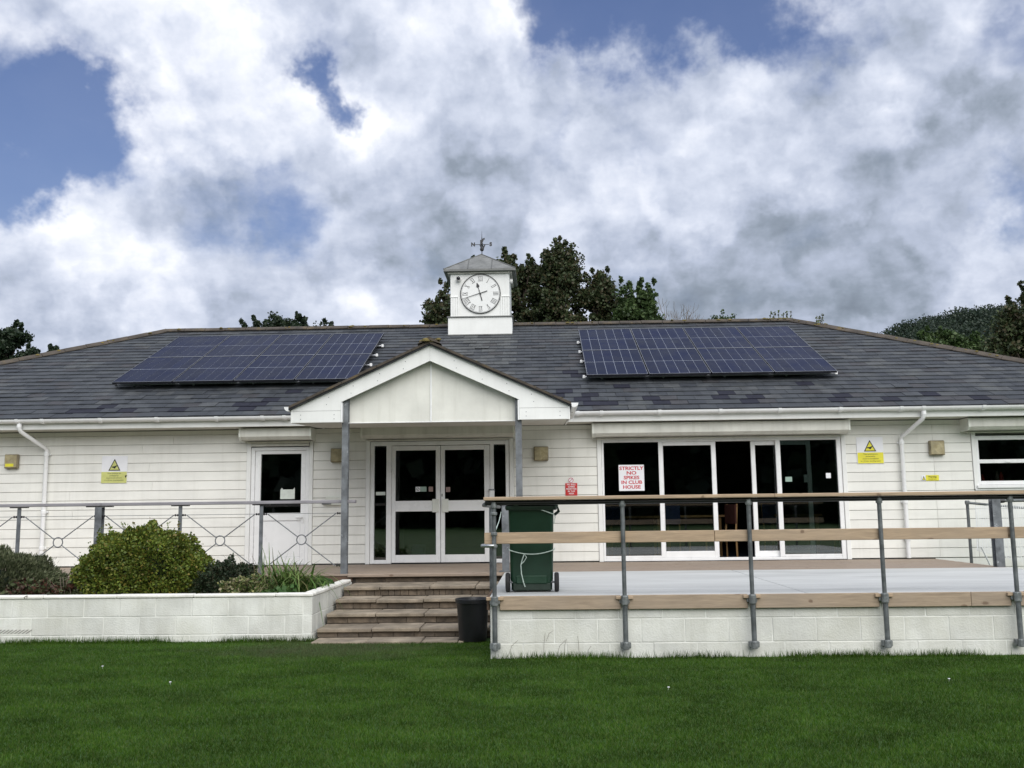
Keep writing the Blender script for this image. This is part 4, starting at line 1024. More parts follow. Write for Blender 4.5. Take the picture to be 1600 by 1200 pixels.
# ramp rails at the far right
rr_ = thing('ramp_railing', 'thin grey tube handrail sloping down beside the ramp at the right', 'railing', (7.2, 15.3, 0))
MB().tube([(6.64, 15.3, 1.50), (7.6, 15.3, 1.40), (8.8, 15.3, 1.27)], .020, 10).build('handrail', 'pipe', rr_, smooth=True)
for x, z in ((6.645, 1.50), (7.9, 1.36)):
    MB().tube([(x, 15.3, -.0), (x, 15.3, z)], .0235, 10).build('upright', 'pipe', rr_, smooth=True); MB().lathe([(.03, -.03), (.036, -.01), (.036, .02), (.028, .035)], (x, 15.3, z), 10).build('fitting', 'pipe_fitting', rr_)
r2 = thing('ramp_railing', 'level dark tube rail running right from the thick corner post', 'railing', (7.2, 13.8, 0))
MB().tube([(6.41, 13.72, 1.515), (8.6, 13.72, 1.515)], .022, 10).build('handrail', 'pipe', r2, smooth=True); MB().lathe([(.03, -.02), (.034, 0), (.03, .04)], (6.43, 13.72, 1.515), 10, 'x').build('fitting', 'iron', r2)
MB().tube([(8.3, 13.72, 0), (8.3, 13.72, 1.51)], .022, 10).build('upright', 'pipe', r2)
# white netting leaning against the wall
nt_ = thing('netting', 'white netting on a light frame leaning by the wall behind the corner post', 'net', (7.3, 15.0, 0))
q = MB()
c4 = [Vector((6.66, 15.05, 1.44)), Vector((8.2, 15.05, 1.50)), Vector((8.3, 14.85, .30)), Vector((6.55, 14.85, .78))]
n_ = 46
for i in range(n_+1):
    t = i/n_
    a, b = c4[0].lerp(c4[1], t), c4[3].lerp(c4[2], t); q.add([a, a+Vector((.007, 0, 0)), b+Vector((.007, 0, 0)), b], [(0, 1, 2, 3)])
    a, b = c4[0].lerp(c4[3], t), c4[1].lerp(c4[2], t); q.add([a, a+Vector((0, 0, .006)), b+Vector((0, 0, .006)), b], [(0, 1, 2, 3)])
kind(q.build('mesh', 'netting', nt_), 'stuff')
MB().tube([c4[3]+Vector((.06, 0, .06)), (6.85, 14.9, .30)], .012, 8).tube([c4[0], c4[3]], .006, 6).build('net_pole', 'netting', nt_)

# ------------------------------------------------------------------ wheelie bin
bn = thing('wheelie_bin', 'dark green two-wheeled refuse bin tied with cord, standing behind the terrace railing', 'wheelie bin', (-.10, 10.35, DZ))
bx, by = -.105, 10.42; z0 = DZ+.003; BS = .94
def loft(secs, mats, name, par, smooth=True, cap=True):
    q = MB(); n = len(secs[0]); vs = [p for s_ in secs for p in s_]; fs = []
    for i in range(len(secs)-1):
        for k in range(n): fs.append((i*n+k, i*n+(k+1) % n, (i+1)*n+(k+1) % n, (i+1)*n+k))
    if cap: fs += [tuple(range(n)), tuple(range(len(secs)*n-1, (len(secs)-1)*n-1, -1))]
    return q.add(vs, fs).build(name, mats, par, smooth=smooth)
def rrect(cx, cy, w, d, r, z, n=5):
    out = []
    for (sx_, sy_, a0) in ((1, 1, 0), (-1, 1, 90), (-1, -1, 180), (1, -1, 270)):
        for i in range(n): a = R(a0+90*i/(n-1)); out.append((cx+sx_*(w/2-r)+r*math.cos(a), cy+sy_*(d/2-r)+r*math.sin(a), z))
    return out
loft([rrect(bx-.005, by+.02, .425, .44, .04, z0+BS*.02), rrect(bx-.005, by+.02, .43, .46, .04, z0+BS*.09), rrect(bx-.005, by+.02, .445, .50, .04, z0+BS*.14), rrect(bx-.003, by+.02, .475, .62, .04, z0+BS*.90), rrect(bx, by+.02, .48, .63, .04, z0+BS*.905)], 'bin_green', 'body', bn)
loft([rrect(bx, by+.02, .53, .68, .05, z0+BS*.90), rrect(bx, by+.02, .545, .70, .05, z0+BS*.915), rrect(bx, by+.02, .545, .70, .05, z0+BS*.945), rrect(bx, by+.02, .52, .67, .05, z0+BS*.955)], 'bin_dark', 'rim', bn)
loft([rrect(bx, by+.02, .56, .72, .06, z0+BS*.957), rrect(bx, by+.02, .56, .72, .06, z0+BS*.975), rrect(bx, by+.02, .50, .64, .08, z0+BS*1.01), rrect(bx, by+.02, .30, .40, .09, z0+BS*1.02)], 'bin_dark', 'lid', bn)
MB().cbox(bx-.205, bx+.20, by-.235, by-.20, z0+.015, z0+.09, .01).build('skirt', 'bin_dark', bn)
MB().cbox(bx-.17, bx+.16, by-.243, by-.215, z0+.085, z0+.17, .01).build('panel', 'bin_green', bn)
MB().tube([(bx-.27, by-.20, z0+.10), (bx+.265, by-.20, z0+.10)], .011, 10).build('axle', 'galv', bn)
for sg in (-1, 1):
    wx = bx+sg*.255; w = MB().lathe([(.05, -.022), (.088, -.024), (.099, -.014), (.10, 0), (.099, .014), (.088, .024), (.05, .022)], (wx, by-.20, z0+.10), 28, 'x').build('wheel', 'rubber', bn, smooth=True)
    MB().lathe([(.052, -.017), (.052, .017)], (wx, by-.20, z0+.10), 18, 'x').build('hub', 'black_plastic_tube_shade', w)
q = MB(); q.tube([(bx+.20, by-.30, z0+.93), (bx+.27, by-.37, z0+.90), (bx+.285, by-.34, z0+.83), (bx+.25, by-.26, z0+.80)], .016, 8); q.tube([(bx-.21, by-.30, z0+.93), (bx-.21, by-.375, z0+.92), (bx+.25, by-.375, z0+.92)], .014, 10)
q.build('handle', 'bin_dark', bn, smooth=True)
q = MB(); f_ = by-.305
def arc(xa, xb, ya, yb, z, sag, n=10): return [(xa+(xb-xa)*i/n, ya+(yb-ya)*i/n, z-sag*4*(i/n)*(1-i/n)) for i in range(n+1)]
q.tube([(bx-.24, by-.1, z0+.445)]+arc(bx-.232, bx+.232, f_+.028, f_+.028, z0+.435, .045)+[(bx+.24, by-.1, z0+.445)], .0055, 6)
q.tube([(bx-.08, f_+.025, z0+.39), (bx-.10, f_+.018, z0+.34), (bx-.115, f_+.018, z0+.28), (bx-.11, f_+.04, z0+.19), (bx-.09, f_+.05, z0+.10), (bx-.075, f_+.05, z0+.055)], .006, 6)
q.tube([(bx-.075, f_+.025, z0+.39), (bx-.055, f_+.014, z0+.36), (bx-.08, f_+.014, z0+.32), (bx-.11, f_+.016, z0+.29)], .005, 6)
q.tube([(bx-.18, f_-.01, z0+.90), (bx-.05, f_-.015, z0+.875), (bx+.10, f_-.01, z0+.85), (bx+.235, f_, z0+.80), (bx+.25, f_, z0+.775), (bx+.235, f_, z0+.70)], .0055, 6)
q.build('cord', 'rope', bn, smooth=True)
# bucket
bk = MB().lathe([(.150, 0), (.154, .01), (.180, .41), (.182, .415), (.196, .42), (.198, .46), (.190, .465), (.186, .46), (.176, .43), (.15, .02), (.001, .015)], (-.790, 11.05, .012), 32).build('dustbin', 'black_plastic_tube_shade', None, smooth=True)
tag(bk, 'round black plastic dustbin standing in the corner of the steps and terrace', 'dustbin')

# ------------------------------------------------------------------ things on the wall
def lamp(x0, x1, z0, z1, label, yellow=False):
    o = MB().cbox(x0, x1, WY-.075, WY-.006, z0, z1, .012).build('wall_lamp', 'lamp_rim', None); tag(o, label, 'wall lamp', 'square bulkhead lamps on the clubhouse wall')
    MB().cbox(x0+.014, x1-.014, WY-.088, WY-.0755, z0+.014, z1-.014, .008).build('cover', 'lamp_cream', o)
    if yellow: MB().box(x0+.03, x1-.06, WY-.0895, WY-.0885, z0+.03, z0+.08).build('sticker', 'sign_yellow', o)
lamp(-9.08, -8.85, 2.27, 2.51, 'square cream wall lamp with a yellow sticker, left of the left downpipe', True)
lamp(-3.52, -3.28, 2.30, 2.535, 'square cream wall lamp half hidden behind the left porch post')
lamp(-.11, .135, 2.28, 2.52, 'square yellowed wall lamp right of the porch, above the red sign')
lamp(6.42, 6.665, 2.285, 2.53, 'square yellowed wall lamp between the right downpipe and the kitchen window')
def camsign(x0, x1, z0, z1, ym, label, faded):
    o = MB().cbox(x0, x1, WY-.012, WY-.008, z0, z1, .001).build('camera_sign', 'sign_white', None); tag(o, label, 'sign', 'camera warning signs'); w = x1-x0; h = z1-z0; y = WY-.0125; cx = (x0+x1)/2
    MB().box(x0+.008*(not faded), x1-.004, y-.0012, y-.0002, z0+.004, z0+h*.42).build('yellow_panel', ym, o)
    tz = z0+h*.46; tw = w*.47; th = h*.44; cc = cx+.0
    MB().prism([(cc-tw/2, tz), (cc+tw/2, tz), (cc, tz+th)], y-.0012, y-.0002, 'y').build('triangle', 'letter_black', o)
    f = .76; cz_ = tz+th*.33
    MB().prism([(cc+(a-cc)*f, cz_+(b-cz_)*f) for a, b in ((cc-tw/2, tz), (cc+tw/2, tz), (cc, tz+th))], y-.0024, y-.0014, 'y').build('triangle_fill', ym, o)
    MB().prism([(cc-.05, tz+.055), (cc-.02, tz+.05), (cc-.01, tz+.04), (cc+.01, tz+.035), (cc+.022, tz+.055), (cc+.05, tz+.085), (cc+.035, tz+.09), (cc-.0, tz+.075), (cc-.045, tz+.07)], y-.0034, y-.0026, 'y').build('camera_symbol', 'letter_black', o)
    for i, (s_, sz) in enumerate((('These premises are', .030), ('protected by', .030), ('closed circuit television', .028), ('on a 24 hour recording system', .0265))):
        text('lettering', s_, sz, (cc, y-.0022, z0+h*.42-.026-i*.0385), 'letter_black', o, depth=.0004)
camsign(-7.43, -6.99, 2.00, 2.46, 'sign_pale_yellow', 'faded yellow and white camera warning sign with a chipped right edge, on the left wall', True)
camsign(5.245, 5.68, 2.165, 2.60, 'sign_yellow', 'bright yellow and white camera warning sign right of the patio doors', False)
MB().prism([(-7.025, 2.13), (-6.988, 2.13), (-7.015, 2.085)], WY-.0165, WY-.0125, 'y').build('chip', 'letter_black', bpy.data.objects['camera_sign'])
o = MB().cbox(.408, .606, WY-.012, WY-.008, 1.70, 1.905, .001).build('red_sign', 'sign_red', None); tag(o, 'small red sign saying no ball games, on boards right of the porch', 'sign')
for i, s_ in enumerate(('NO BALL', 'GAMES', 'PERMITTED', 'IN THIS', 'AREA')): text('lettering', s_, .036 if i != 2 else .034, (.507, WY-.0128, 1.882-i*.0375), 'sign_white', o, bold=.0008)
MB().lathe([(.048, 0), (.048, .004)], (.503, WY-.012, 1.953), 28, 'y').build('roundel', 'sign_white', o); MB().ring((.503, WY-.013, 1.953), .038, .004, 28, 6).tube([(.476, WY-.0135, 1.926), (.53, WY-.0135, 1.98)], .004, 6).build('prohibition_ring', 'letter_red', o)
sp = MB().cbox(1.30, 1.722, WY+.0, WY+.008, 1.765, 2.197, .001).build('notice', 'sign_white', None); tag(sp, 'white notice with red capitals about spikes, fixed inside the left patio pane', 'notice')
for i, s_ in enumerate(('STRICTLY', 'NO', 'SPIKES', 'IN CLUB', 'HOUSE')): text('lettering', s_, .078, (1.511, WY-.001, 2.137-i*.0775), 'letter_red', sp, sx=1.18 if i != 1 else 1.35, bold=.0022)
yl = MB().cbox(6.345, 6.56, WY-.010, WY-.008, 1.872, 1.962, .001).build('yellow_sign', 'sign_yellow', None); tag(yl, 'tiny yellow warning label on the boards below the right lamp', 'sign')
MB().cbox(6.278, 6.3445, WY-.010, WY-.008, 1.872, 1.962, .001).build('white_end', 'sign_white', yl)
MB().prism([(6.285, 1.88), (6.34, 1.88), (6.312, 1.95)], WY-.0112, WY-.0102, 'y').build('triangle', 'letter_black', yl); MB().prism([(6.297, 1.886), (6.328, 1.886), (6.312, 1.928)], WY-.0122, WY-.0113, 'y').build('triangle_fill', 'sign_yellow', yl)
text('lettering', 'Warning', .038, (6.452, WY-.0108, 1.934), 'letter_black', yl, bold=.0006); text('lettering', 'Anti-climb paint', .020, (6.452, WY-.0108, 1.897), 'letter_black', yl)
def sticker(x0, x1, z0, z1, y, m, label, cat='sticker', nm='sticker', grp='stickers on the door glass'):
    o = MB().box(x0, x1, y-.002, y, z0, z1).build(nm, m, None); return tag(o, label, cat, grp)
gy = WY+.0345
o = sticker(-2.10, -2.022, 1.797, 1.878, gy, 'sign_white', 'small white sticker with a crossed-out symbol on the left entrance door glass')
MB().ring((-2.061, gy-.003, 1.838), .024, .003, 20, 6).tube([(-2.078, gy-.0035, 1.821), (-2.044, gy-.0035, 1.855)], .003, 6).build('symbol', 'letter_black', o)
sticker(-2.018, -1.917, 1.797, 1.878, gy, 'sticker_green', 'green-grey rectangular sticker beside the white one on the left entrance door')
sticker(-1.879, -1.807, 1.795, 1.877, gy, 'sticker_brown', 'brownish square sticker on the left entrance door, nearest the handle')
sticker(-1.592, -1.518, 1.785, 1.868, gy, 'sticker_brown', 'brownish square sticker on the right entrance door glass')
sticker(4.055, 4.165, 1.885, 1.965, WY+.0195, 'sticker_green', 'pale green paper stuck on the right patio pane left of the handle', grp=None)
sticker(4.725, 4.805, 1.935, 2.02, WY+.0195, 'sign_white', 'small white paper at the right edge of the patio glass', grp=None)
o = MB().box(-4.385, -4.14, WY+.036, WY+.039, 1.70, 1.86).prism([(-4.385, 1.855), (-4.36, 1.89), (-4.34, 1.86)], WY+.036, WY+.039, 'y').prism([(-4.17, 1.86), (-4.145, 1.895), (-4.14, 1.855)], WY+.0362, WY+.0388, 'y').build('paper', 'paper', None); tag(o, 'torn pale green paper taped to the glass of the single door', 'paper')
o = sticker(-2.77, -2.61, 1.745, 1.80, WY+.039, 'paper', 'pale paper strip on the left sidelight of the entrance doors', 'paper', 'paper', None)
o = MB().cbox(-.86, -.775, WY-.055, WY-.006, 1.62, 1.80, .006).build('dispenser', 'upvc', None); tag(o, 'small white box fixed on the frame right of the entrance doors', 'box')
MB().cbox(-.868, -.767, WY-.06, WY-.004, 1.802, 1.822, .004).build('top', 'galv', o)
o = MB().cbox(-3.60, -3.28, WY-.05, WY-.006, 1.585, 1.735, .01).build('junction_box', 'upvc_old', None); tag(o, 'small grey junction box behind the left porch post at rail height', 'box'); MB().cbox(-3.66, -3.50, WY-.07, WY-.051, 1.60, 1.66, .01).build('latch', 'galv', o)
# things on the kitchen window sill
for i, (x, h_, m) in enumerate(((7.30, .20, 'chair_red'), (7.36, .17, 'sign_red'), (7.50, .16, 'letter_black'), (7.60, .22, 'sticker_brown'), (7.67, .21, 'sign_red'))):
    o = MB().lathe([(.03, 0), (.032, .01), (.032, h_*.7), (.014, h_*.85), (.014, h_)], (x, WY+.20, 1.80), 12).build('bottle', m, None, smooth=True); tag(o, 'small reddish bottle behind the kitchen window glass, %s from the left' % ('first', 'second', 'third', 'fourth', 'fifth')[i], 'bottle', 'bottles behind the kitchen window')
MB().box(7.15, 8.75, WY+.14, WY+.30, 1.76, 1.799).build('window_shelf', 'room_wall', club)

# interior furniture, seen dimly through the glass
def chair(x, y, rot, label, cloth):
    t = bpy.data.objects.new('dining_chair', None); C.objects.link(t); WORLDPOS[t.name] = Vector((0, 0, 0)); tag(t, label, 'chair', 'chairs inside the club room')
    MB().cbox(-.22, .22, -.21, .21, .42, .47, .015).build('seat', cloth, t); MB().cbox(-.21, .21, .19, .225, .58, .92, .015).build('backrest', cloth, t)
    for a in (-1, 1):
        MB().tube([(a*.19, -.18, 0), (a*.19, -.18, .42)], .017, 8).build('leg', 'furniture_wood', t); MB().tube([(a*.19, .21, 0), (a*.19, .20, .45), (a*.19, .24, .93)], .017, 8).build('leg', 'furniture_wood', t)
    MB().cbox(-.18, .18, -.20, -.17, .36, .41, .004).build('apron', 'furniture_wood', t)
    t.location = (x, y, DZ); t.rotation_euler = (0, 0, rot)
def table(x, y, w, label):
    t = thing('dining_table', label, 'table', (x, y, DZ), 'tables inside the club room')
    MB().cbox(x-w/2, x+w/2, y-.35, y+.35, DZ+.70, DZ+.74, .006).build('table_top', 'furniture_wood', t)
    for a in (-1, 1):
        for b in (-1, 1): MB().cbox(x+a*(w/2-.08)-.025, x+a*(w/2-.08)+.025, y+b*.28-.025, y+b*.28+.025, DZ+.001, DZ+.70, .004).build('leg', 'furniture_wood', t)
table(1.65, 17.5, 1.0, 'wooden table inside behind the left patio pane'); table(2.75, 17.9, 1.1, 'wooden table inside behind the closed sliding door'); table(4.5, 17.4, .8, 'wooden table inside behind the right patio pane')
chair(1.3, 16.95, .1, 'blue chair inside, behind the left patio pane', 'chair_blue'); chair(3.1, 16.95, -1.3, 'red seated wooden chair just inside the open gap of the patio doors', 'chair_red')
chair(2.35, 17.2, .3, 'blue chair inside, behind the closed sliding leaf', 'chair_blue'); chair(4.15, 17.0, .4, 'blue chair inside, behind the right patio pane and its handle', 'chair_blue'); chair(4.95, 17.2, 1.3, 'blue chair inside at the far right of the patio doors', 'chair_blue')
o = MB().cbox(-2.25, -2.0, 16.6, 16.8, DZ, DZ+.30, .03).build('crate', 'chair_blue', None); tag(o, 'blue box on the floor inside the left entrance door', 'box')

# ------------------------------------------------------------------ planting
def clumped(c, r, nclump, per, cr, top_only=False):
    out = []
    for i in range(nclump):
        d = rng.normal(size=3); d /= np.linalg.norm(d)
        if top_only and d[2] < -.2: d[2] = abs(d[2])
        p = np.array(c)+d*np.array(r)*(rng.random()**.35)
        out.append(blobpts(per, p, (cr, cr, cr*.8), .3))
    return np.concatenate(out)
def dome(n, c, r, k=4, amp=.08):
    """points near the surface of a lumpy dome"""
    d = rng.normal(size=(n, 3)); d[:, 2] = np.abs(d[:, 2])*1.0-.05; d /= np.linalg.norm(d, axis=1)[:, None]
    e = 1/np.power(np.abs(d[:, 0])**2.6+np.abs(d[:, 1])**2.6+np.abs(d[:, 2])**2.6, 1/2.6)
    lump = 1+amp*(np.sin(d[:, 0]*9+1.3)*np.sin(d[:, 2]*8)+np.sin(d[:, 1]*11+d[:, 0]*5)*.7)+amp*.6*np.sin(d[:, 0]*23+d[:, 2]*19)
    rr = (1-.16*rng.random(n)**1.3)*lump+(rng.random(n) < .04)*rng.random(n)*.09
    return np.array(c)+d*(e*rr)[:, None]*np.array(r), d
# round golden-green shrub
t = thing('round_shrub', 'large rounded golden-green shrub in the white planter', 'shrub', (-5.07, 12.3, .46))
P_, d_ = dome(40000, (-5.07, 12.3, .50), (.80, .62, .77), amp=.07)
wts = None
leaves('foliage', P_, .035, F_shrub, t, (-5.07, 12.3, .46), dirs=d_*.6, elong=1.6, wts=[.3, .27, .15, .2, .08])
MB().lathe([(.44, 0), (.48, .2), (.44, .38), (.30, .50), (.01, .56)], (-5.07, 12.3, .46), 20).build('inner_twigs', F_dark[2], t, smooth=True)  # solid dark core, stands in for the shade inside the leaf shell
twp = np.concatenate([np.linspace((x, 12.2, 1.25), (x+rng.normal()*.05, 12.15, 1.33+rng.random()*.05), 14)+rng.normal(size=(14, 3))*.008 for x in (-5.0, -4.75, -5.5, -5.3, -5.15, -4.6, -5.65)])
leaves('shoot', twp, .028, F_shrub, t, (-5.07, 12.3, .46))
# grey-leaved bush
t = thing('grey_leaved_shrub', 'soft grey-green bush at the far left end of the planter', 'shrub', (-6.95, 12.25, .46))
P_, d_ = dome(30000, (-6.98, 12.25, .46), (.78, .6, .53), amp=.09)
leaves('foliage', P_, .055, F_lav, t, (-6.95, 12.25, .46), dirs=d_*1.4+np.array([0, 0, .6]), elong=4.5)
MB().lathe([(.40, 0), (.42, .12), (.32, .25), (.01, .32)], (-6.98, 12.3, .46), 16).build('inner_twigs', F_dark[2], t, smooth=True)  # dark filling put in as the bush's inner shade
# reddish plant
t = thing('red_leaved_plant', 'low plant with bronze-red and green leaves in front of the grey bush', 'plant', (-6.15, 11.75, .46))
P_ = np.concatenate([clumped((-6.2, 11.72, .52), (.34, .2, .18), 60, 40, .06), clumped((-5.75, 11.8, .6), (.09, .06, .12), 12, 18, .04), clumped((-5.95, 11.8, .52), (.2, .2, .12), 20, 25, .05)])
leaves('foliage', P_, .05, F_red, t, (-6.15, 11.75, .46), elong=1.5); 
q = MB()
for i in range(14): x = -6.2+random.uniform(-.3, .5); q.tube([(x, 11.75, .45), (x+random.uniform(-.08, .08), 11.75, .62+random.random()*.1)], .004, 5)
q.build('stem', 'twig', t)
t = thing('small_plant', 'sparse little green plant just left of the round shrub', 'plant', (-5.68, 11.75, .46))
leaves('foliage', clumped((-5.66, 11.8, .52), (.22, .15, .10), 30, 22, .04), .035, F_lav, t, (-5.68, 11.75, .46), elong=2)
# dark conifer-like
t = thing('dark_shrub', 'low dark green shrub tucked against the right side of the round shrub', 'shrub', (-4.02, 12.35, .46))
P_, d_ = dome(15000, (-4.02, 12.35, .46), (.42, .4, .36), amp=.16)
leaves('foliage', P_, .028, F_dark, t, (-4.02, 12.35, .46), dirs=d_*.5)
MB().lathe([(.32, 0), (.34, .1), (.2, .24), (.01, .28)], (-4.02, 12.35, .46), 14).build('inner_twigs', F_dark[2], t, smooth=True)  # dark solid under the leaves, shade put in as colour
# variegated
t = thing('variegated_plant', 'yellow-and-green variegated plant between the dark shrub and the strap-leaved clump', 'plant', (-3.66, 11.95, .46))
leaves('foliage', clumped((-3.66, 11.9, .55), (.30, .2, .15), 70, 30, .05), .032, F_var, t, (-3.66, 11.95, .46), elong=1.4)
# strap-leaved clump
def straps(name, label, cx, cy, n, L, w, mats, spread=.5, z=.46, cat='plant'):
    t = thing(name, label, cat, (cx, cy, z)); V = []; F = []; MI = []
    for i in range(n):
        a = rng.random()*2*math.pi; l = L*(.5+.6*rng.random()); lean = spread*(.3+rng.random()); x = cx+rng.normal()*.14; y = cy+rng.normal()*.10
        dx, dy = math.cos(a), math.sin(a); side = np.array([-dy, dx, 0]); seg = 6; b = len(V); dr = .35+rng.random()*.9
        for k in range(seg+1):
            s = k/seg; hr = l*lean*s**1.5; hz = l*(s-.55*dr*s**3*lean*2)
            c = np.array([x+dx*hr, y+dy*hr, z+hz]); ww = w*(1-.85*s**2)*.5
            V += [c-side*ww, c+side*ww]
        mi = rng.integers(len(mats))
        for k in range(seg): F.append((b+2*k, b+2*k+1, b+2*k+3, b+2*k+2)); MI.append(mi)
    o = raw_mesh('leaf_blades', np.array(V), np.array(F), mats, np.array(MI), t, (cx, cy, z)); return t
straps('strap_leaved_plant', 'arching strap-leaved clump near the right corner of the planter', -3.12, 12.1, 240, .60, .026, F_lily, .9)
straps('tall_bladed_plant', 'few tall upright blades rising left of the strap-leaved clump', -3.42, 12.3, 26, .66, .016, F_lily, .28)
t = thing('broad_leaved_plant', 'low broad-leaved green plant at the planter corner below the strap leaves', 'plant', (-3.0, 11.7, .46))
leaves('foliage', np.concatenate([clumped((-3.12, 11.62, .50), (.26, .14, .06), 26, 7, .08), clumped((-2.85, 12.4, .52), (.12, .4, .09), 30, 16, .06)]), .075, F_broad, t, (-3.0, 11.7, .46), elong=1.25, up=.4)
t = thing('bare_twigs', 'thin bare arching twigs left of the strap-leaved clump', 'twigs', (-3.75, 12.4, .46)); q = MB()
for i in range(9):
    x = -3.75+random.uniform(-.2, .3); l = random.uniform(.3, .5); k = random.uniform(-.25, .1); q.tube([(x, 12.4, .46), (x+k*.3, 12.4, .46+l*.6), (x+k, 12.38, .46+l)], [.003, .0025, .0015], 5)
q.build('twig', 'twig', t)
# weeds on the ridge
for j, (x0, n_, lab) in enumerate(((5.90, 6, 'row of tiny weeds rooted on the right end of the roof ridge, left group'), (6.35, 4, 'taller tiny weeds on the hip just right of the ridge end'))):
    x0 -= .45 if j == 0 else .22; zz = RZ if j == 0 else RZ-T*(x0-RX1); yb = RY if j == 0 else RY-(x0-RX1)
    t = thing('roof_weed', lab, 'weeds', (x0, yb, zz+.05)); pts = []
    q = MB()
    for i in range(n_):
        x = x0+(i-n_/2)*(.09 if j == 0 else .04); h_ = random.uniform(.12, .2)*(1.25 if j else 1); q.tube([(x, yb, zz+.03), (x+.01, yb, zz+.05+h_)], .004, 4); pts.append(np.linspace((x, yb, zz+.06), (x+.01, yb, zz+.05+h_), 16)+rng.normal(size=(16, 3))*.014)
    q.build('stem', 'twig', t); leaves('foliage', np.concatenate(pts), .045, F_var[:1]+F_lav[:2], t, (x0, yb, zz+.05))
    cushion(t, [((x0+random.uniform(-.15, .12), yb-.03, zz+.03), random.uniform(.03, .06)) for i in range(6)], 'moss_cushion')

# ------------------------------------------------------------------ grass blades on the visible lawn
def grass(name, n, hmin, hmax, sampler, wid=.0042, lean=.5):
    x, y = sampler(n); n = len(x)
    h = hmin+(hmax-hmin)*rng.random(n)**1.5; a = rng.random(n)*2*np.pi; le = lean*h*(.3+rng.random(n))
    ori = rng.random(n)*2*np.pi; dx, dy = np.cos(ori)*wid*.5*(1+h*6), np.sin(ori)*wid*.5*(1+h*6)
    z0 = np.zeros(n)-.002
    V = np.stack([np.stack([x-dx, y-dy, z0], 1), np.stack([x+dx, y+dy, z0], 1), np.stack([x+np.cos(a)*le, y+np.sin(a)*le, h], 1)], 1).reshape(-1, 3)
    o = raw_mesh(name, V, np.arange(3*n).reshape(n, 3), F_lawn, rng.choice(4, n, p=[.34, .28, .20, .18])); return kind(o, 'stuff')
def lawn_s(n):
    y = 4.6+(11.3-4.6)*rng.random(n)**1.0; x = (rng.random(n)*2-1)*(.66*y+.8)
    ok = ~((x > TX0-.01) & (y > TF-.02)) & ~((x > -2.62) & (x < -.87) & (y > 10.93)) & ~((x < PX+.0) & (y > PY-.01)) & ~((y > 11.0) & (x > -2.7)); return x[ok], y[ok]
grass('grass', 1050000, .008, .030, lawn_s, .0046, .8)
def edge_s(n):
    k = rng.random(n); y = np.empty(n); x = np.empty(n)
    m = k < .5; x[m] = -7.5+4.9*rng.random(m.sum()); y[m] = PY-.05-np.abs(rng.normal(size=m.sum()))*.035
    m2 = ~m; x[m2] = TX0+6.8*rng.random(m2.sum()); y[m2] = TF-.03-np.abs(rng.normal(size=m2.sum()))*.04
    keep = np.sin(x*5.1)+np.sin(x*2.3+1)+rng.normal(size=n)*.8 > -.3; return x[keep], y[keep]
grass('wall_foot_grass', 16000, .03, .095, edge_s, .0045, .45)
for i, (x, y) in enumerate(((-3.2, 8.4), (-4.2, 9.3), (1.0, 8.0), (3.35, 8.3))):
    o = MB().lathe([(.004, .0), (.011, .004), (.009, .007), (.001, .008)], (x, y, .022), 8).tube([(x, y, 0), (x, y, .023)], .0012, 4).build('daisy', 'sign_white'); tag(o, 'tiny white daisy dotted in the mown lawn', 'daisy', 'daisies scattered in the lawn')
q = MB()
for (x, z, l, k) in ((.0, .03, .22, .02), (.03, .2, .07, .07), (.35, .06, .16, -.01), (.12, .03, .15, .10), (-.35, .05, .13, .10), (.2, .05, .14, .03), (.42, .02, .1, .05)): q.tube([(x, TF-.03, z-.03), (x+k*.4, TF-.02, z+l*.6), (x+k, TF-.025, z+l)], .0016, 4)
o = q.build('dry_stalks', 'twig'); tag(o, 'few thin dry stalks against the white terrace wall near its left corner', 'stalks')

# ------------------------------------------------------------------ trees behind
def tree(name, label, x, y, zb, crown, mats, leaf=.16, per=170, trunk=.2, group=None, twigs=True):
    """crown: list of (dx, dz_centre, rx, rz, nclumps)"""
    t = thing(name, label, 'tree', (x, y, 0), group); q = MB(); pts = []
    crown = [(a, b, c*.96, d*.98, max(4, int(e*1.0))) for a, b, c, d, e in crown]
    for (dx, zc_, rx, rz, nc) in crown:
        for i in range(nc):
            d = rng.normal(size=3); d /= np.linalg.norm(d); rr = rng.random()**.33*1.08
            p = np.array((x+dx+d[0]*rx*rr, y+d[1]*rx*.7*rr, zc_+d[2]*rz*rr)); cr = rng.uniform(.12, .40)*(leaf/.16)**.5
            sk = rng.normal(size=3)*.35; bp = blobpts(int(per*(.35+cr*2.2)), (0, 0, 0), (cr, cr, cr*.8), .1); bp = bp+np.outer(bp[:, 2], sk)+rng.normal(size=bp.shape)*.05; pts.append(bp+p)
            if d[2] > .45 and rng.random() < .5:   # leading shoots break the outline
                for k in range(3): pts.append(blobpts(int(per*.3), p+np.array((rng.normal()*.12, 0, .18+.17*k)), (.14-.03*k, .14, .14), .1))
            if i % 5 == 0: q.tube([(x+dx*.5, y, zc_-rz*.7), tuple(p*.5+np.array((x+dx*.7, y, zc_-.1*rz))*.5), tuple(p)], [.07, .04, .015], 5)
    leaves('crown', np.concatenate(pts), leaf*.85, mats, t, (x, y, 0), elong=1.5)
    q.build('limbs', 'bark', t)
    MB().tube([(x, y, 0), (x+.1, y, crown[0][1]*.5), (x+crown[0][0]*.5, y, crown[0][1])], [trunk, trunk*.8, trunk*.4], 8).build('trunk', 'bark', t, smooth=True)
G_ = 'trees behind the clubhouse roof'
tree('broadleaf_tree', 'dark broadleaved tree showing mostly left of the clock turret', -3.3, 35, 0, [(-.25, 8.6, .7, 1.05, 42), (.9, 9.0, 1.1, 1.3, 40), (0.3, 7.2, 1.6, 1.6, 40)], F_tree, .13, group=G_)
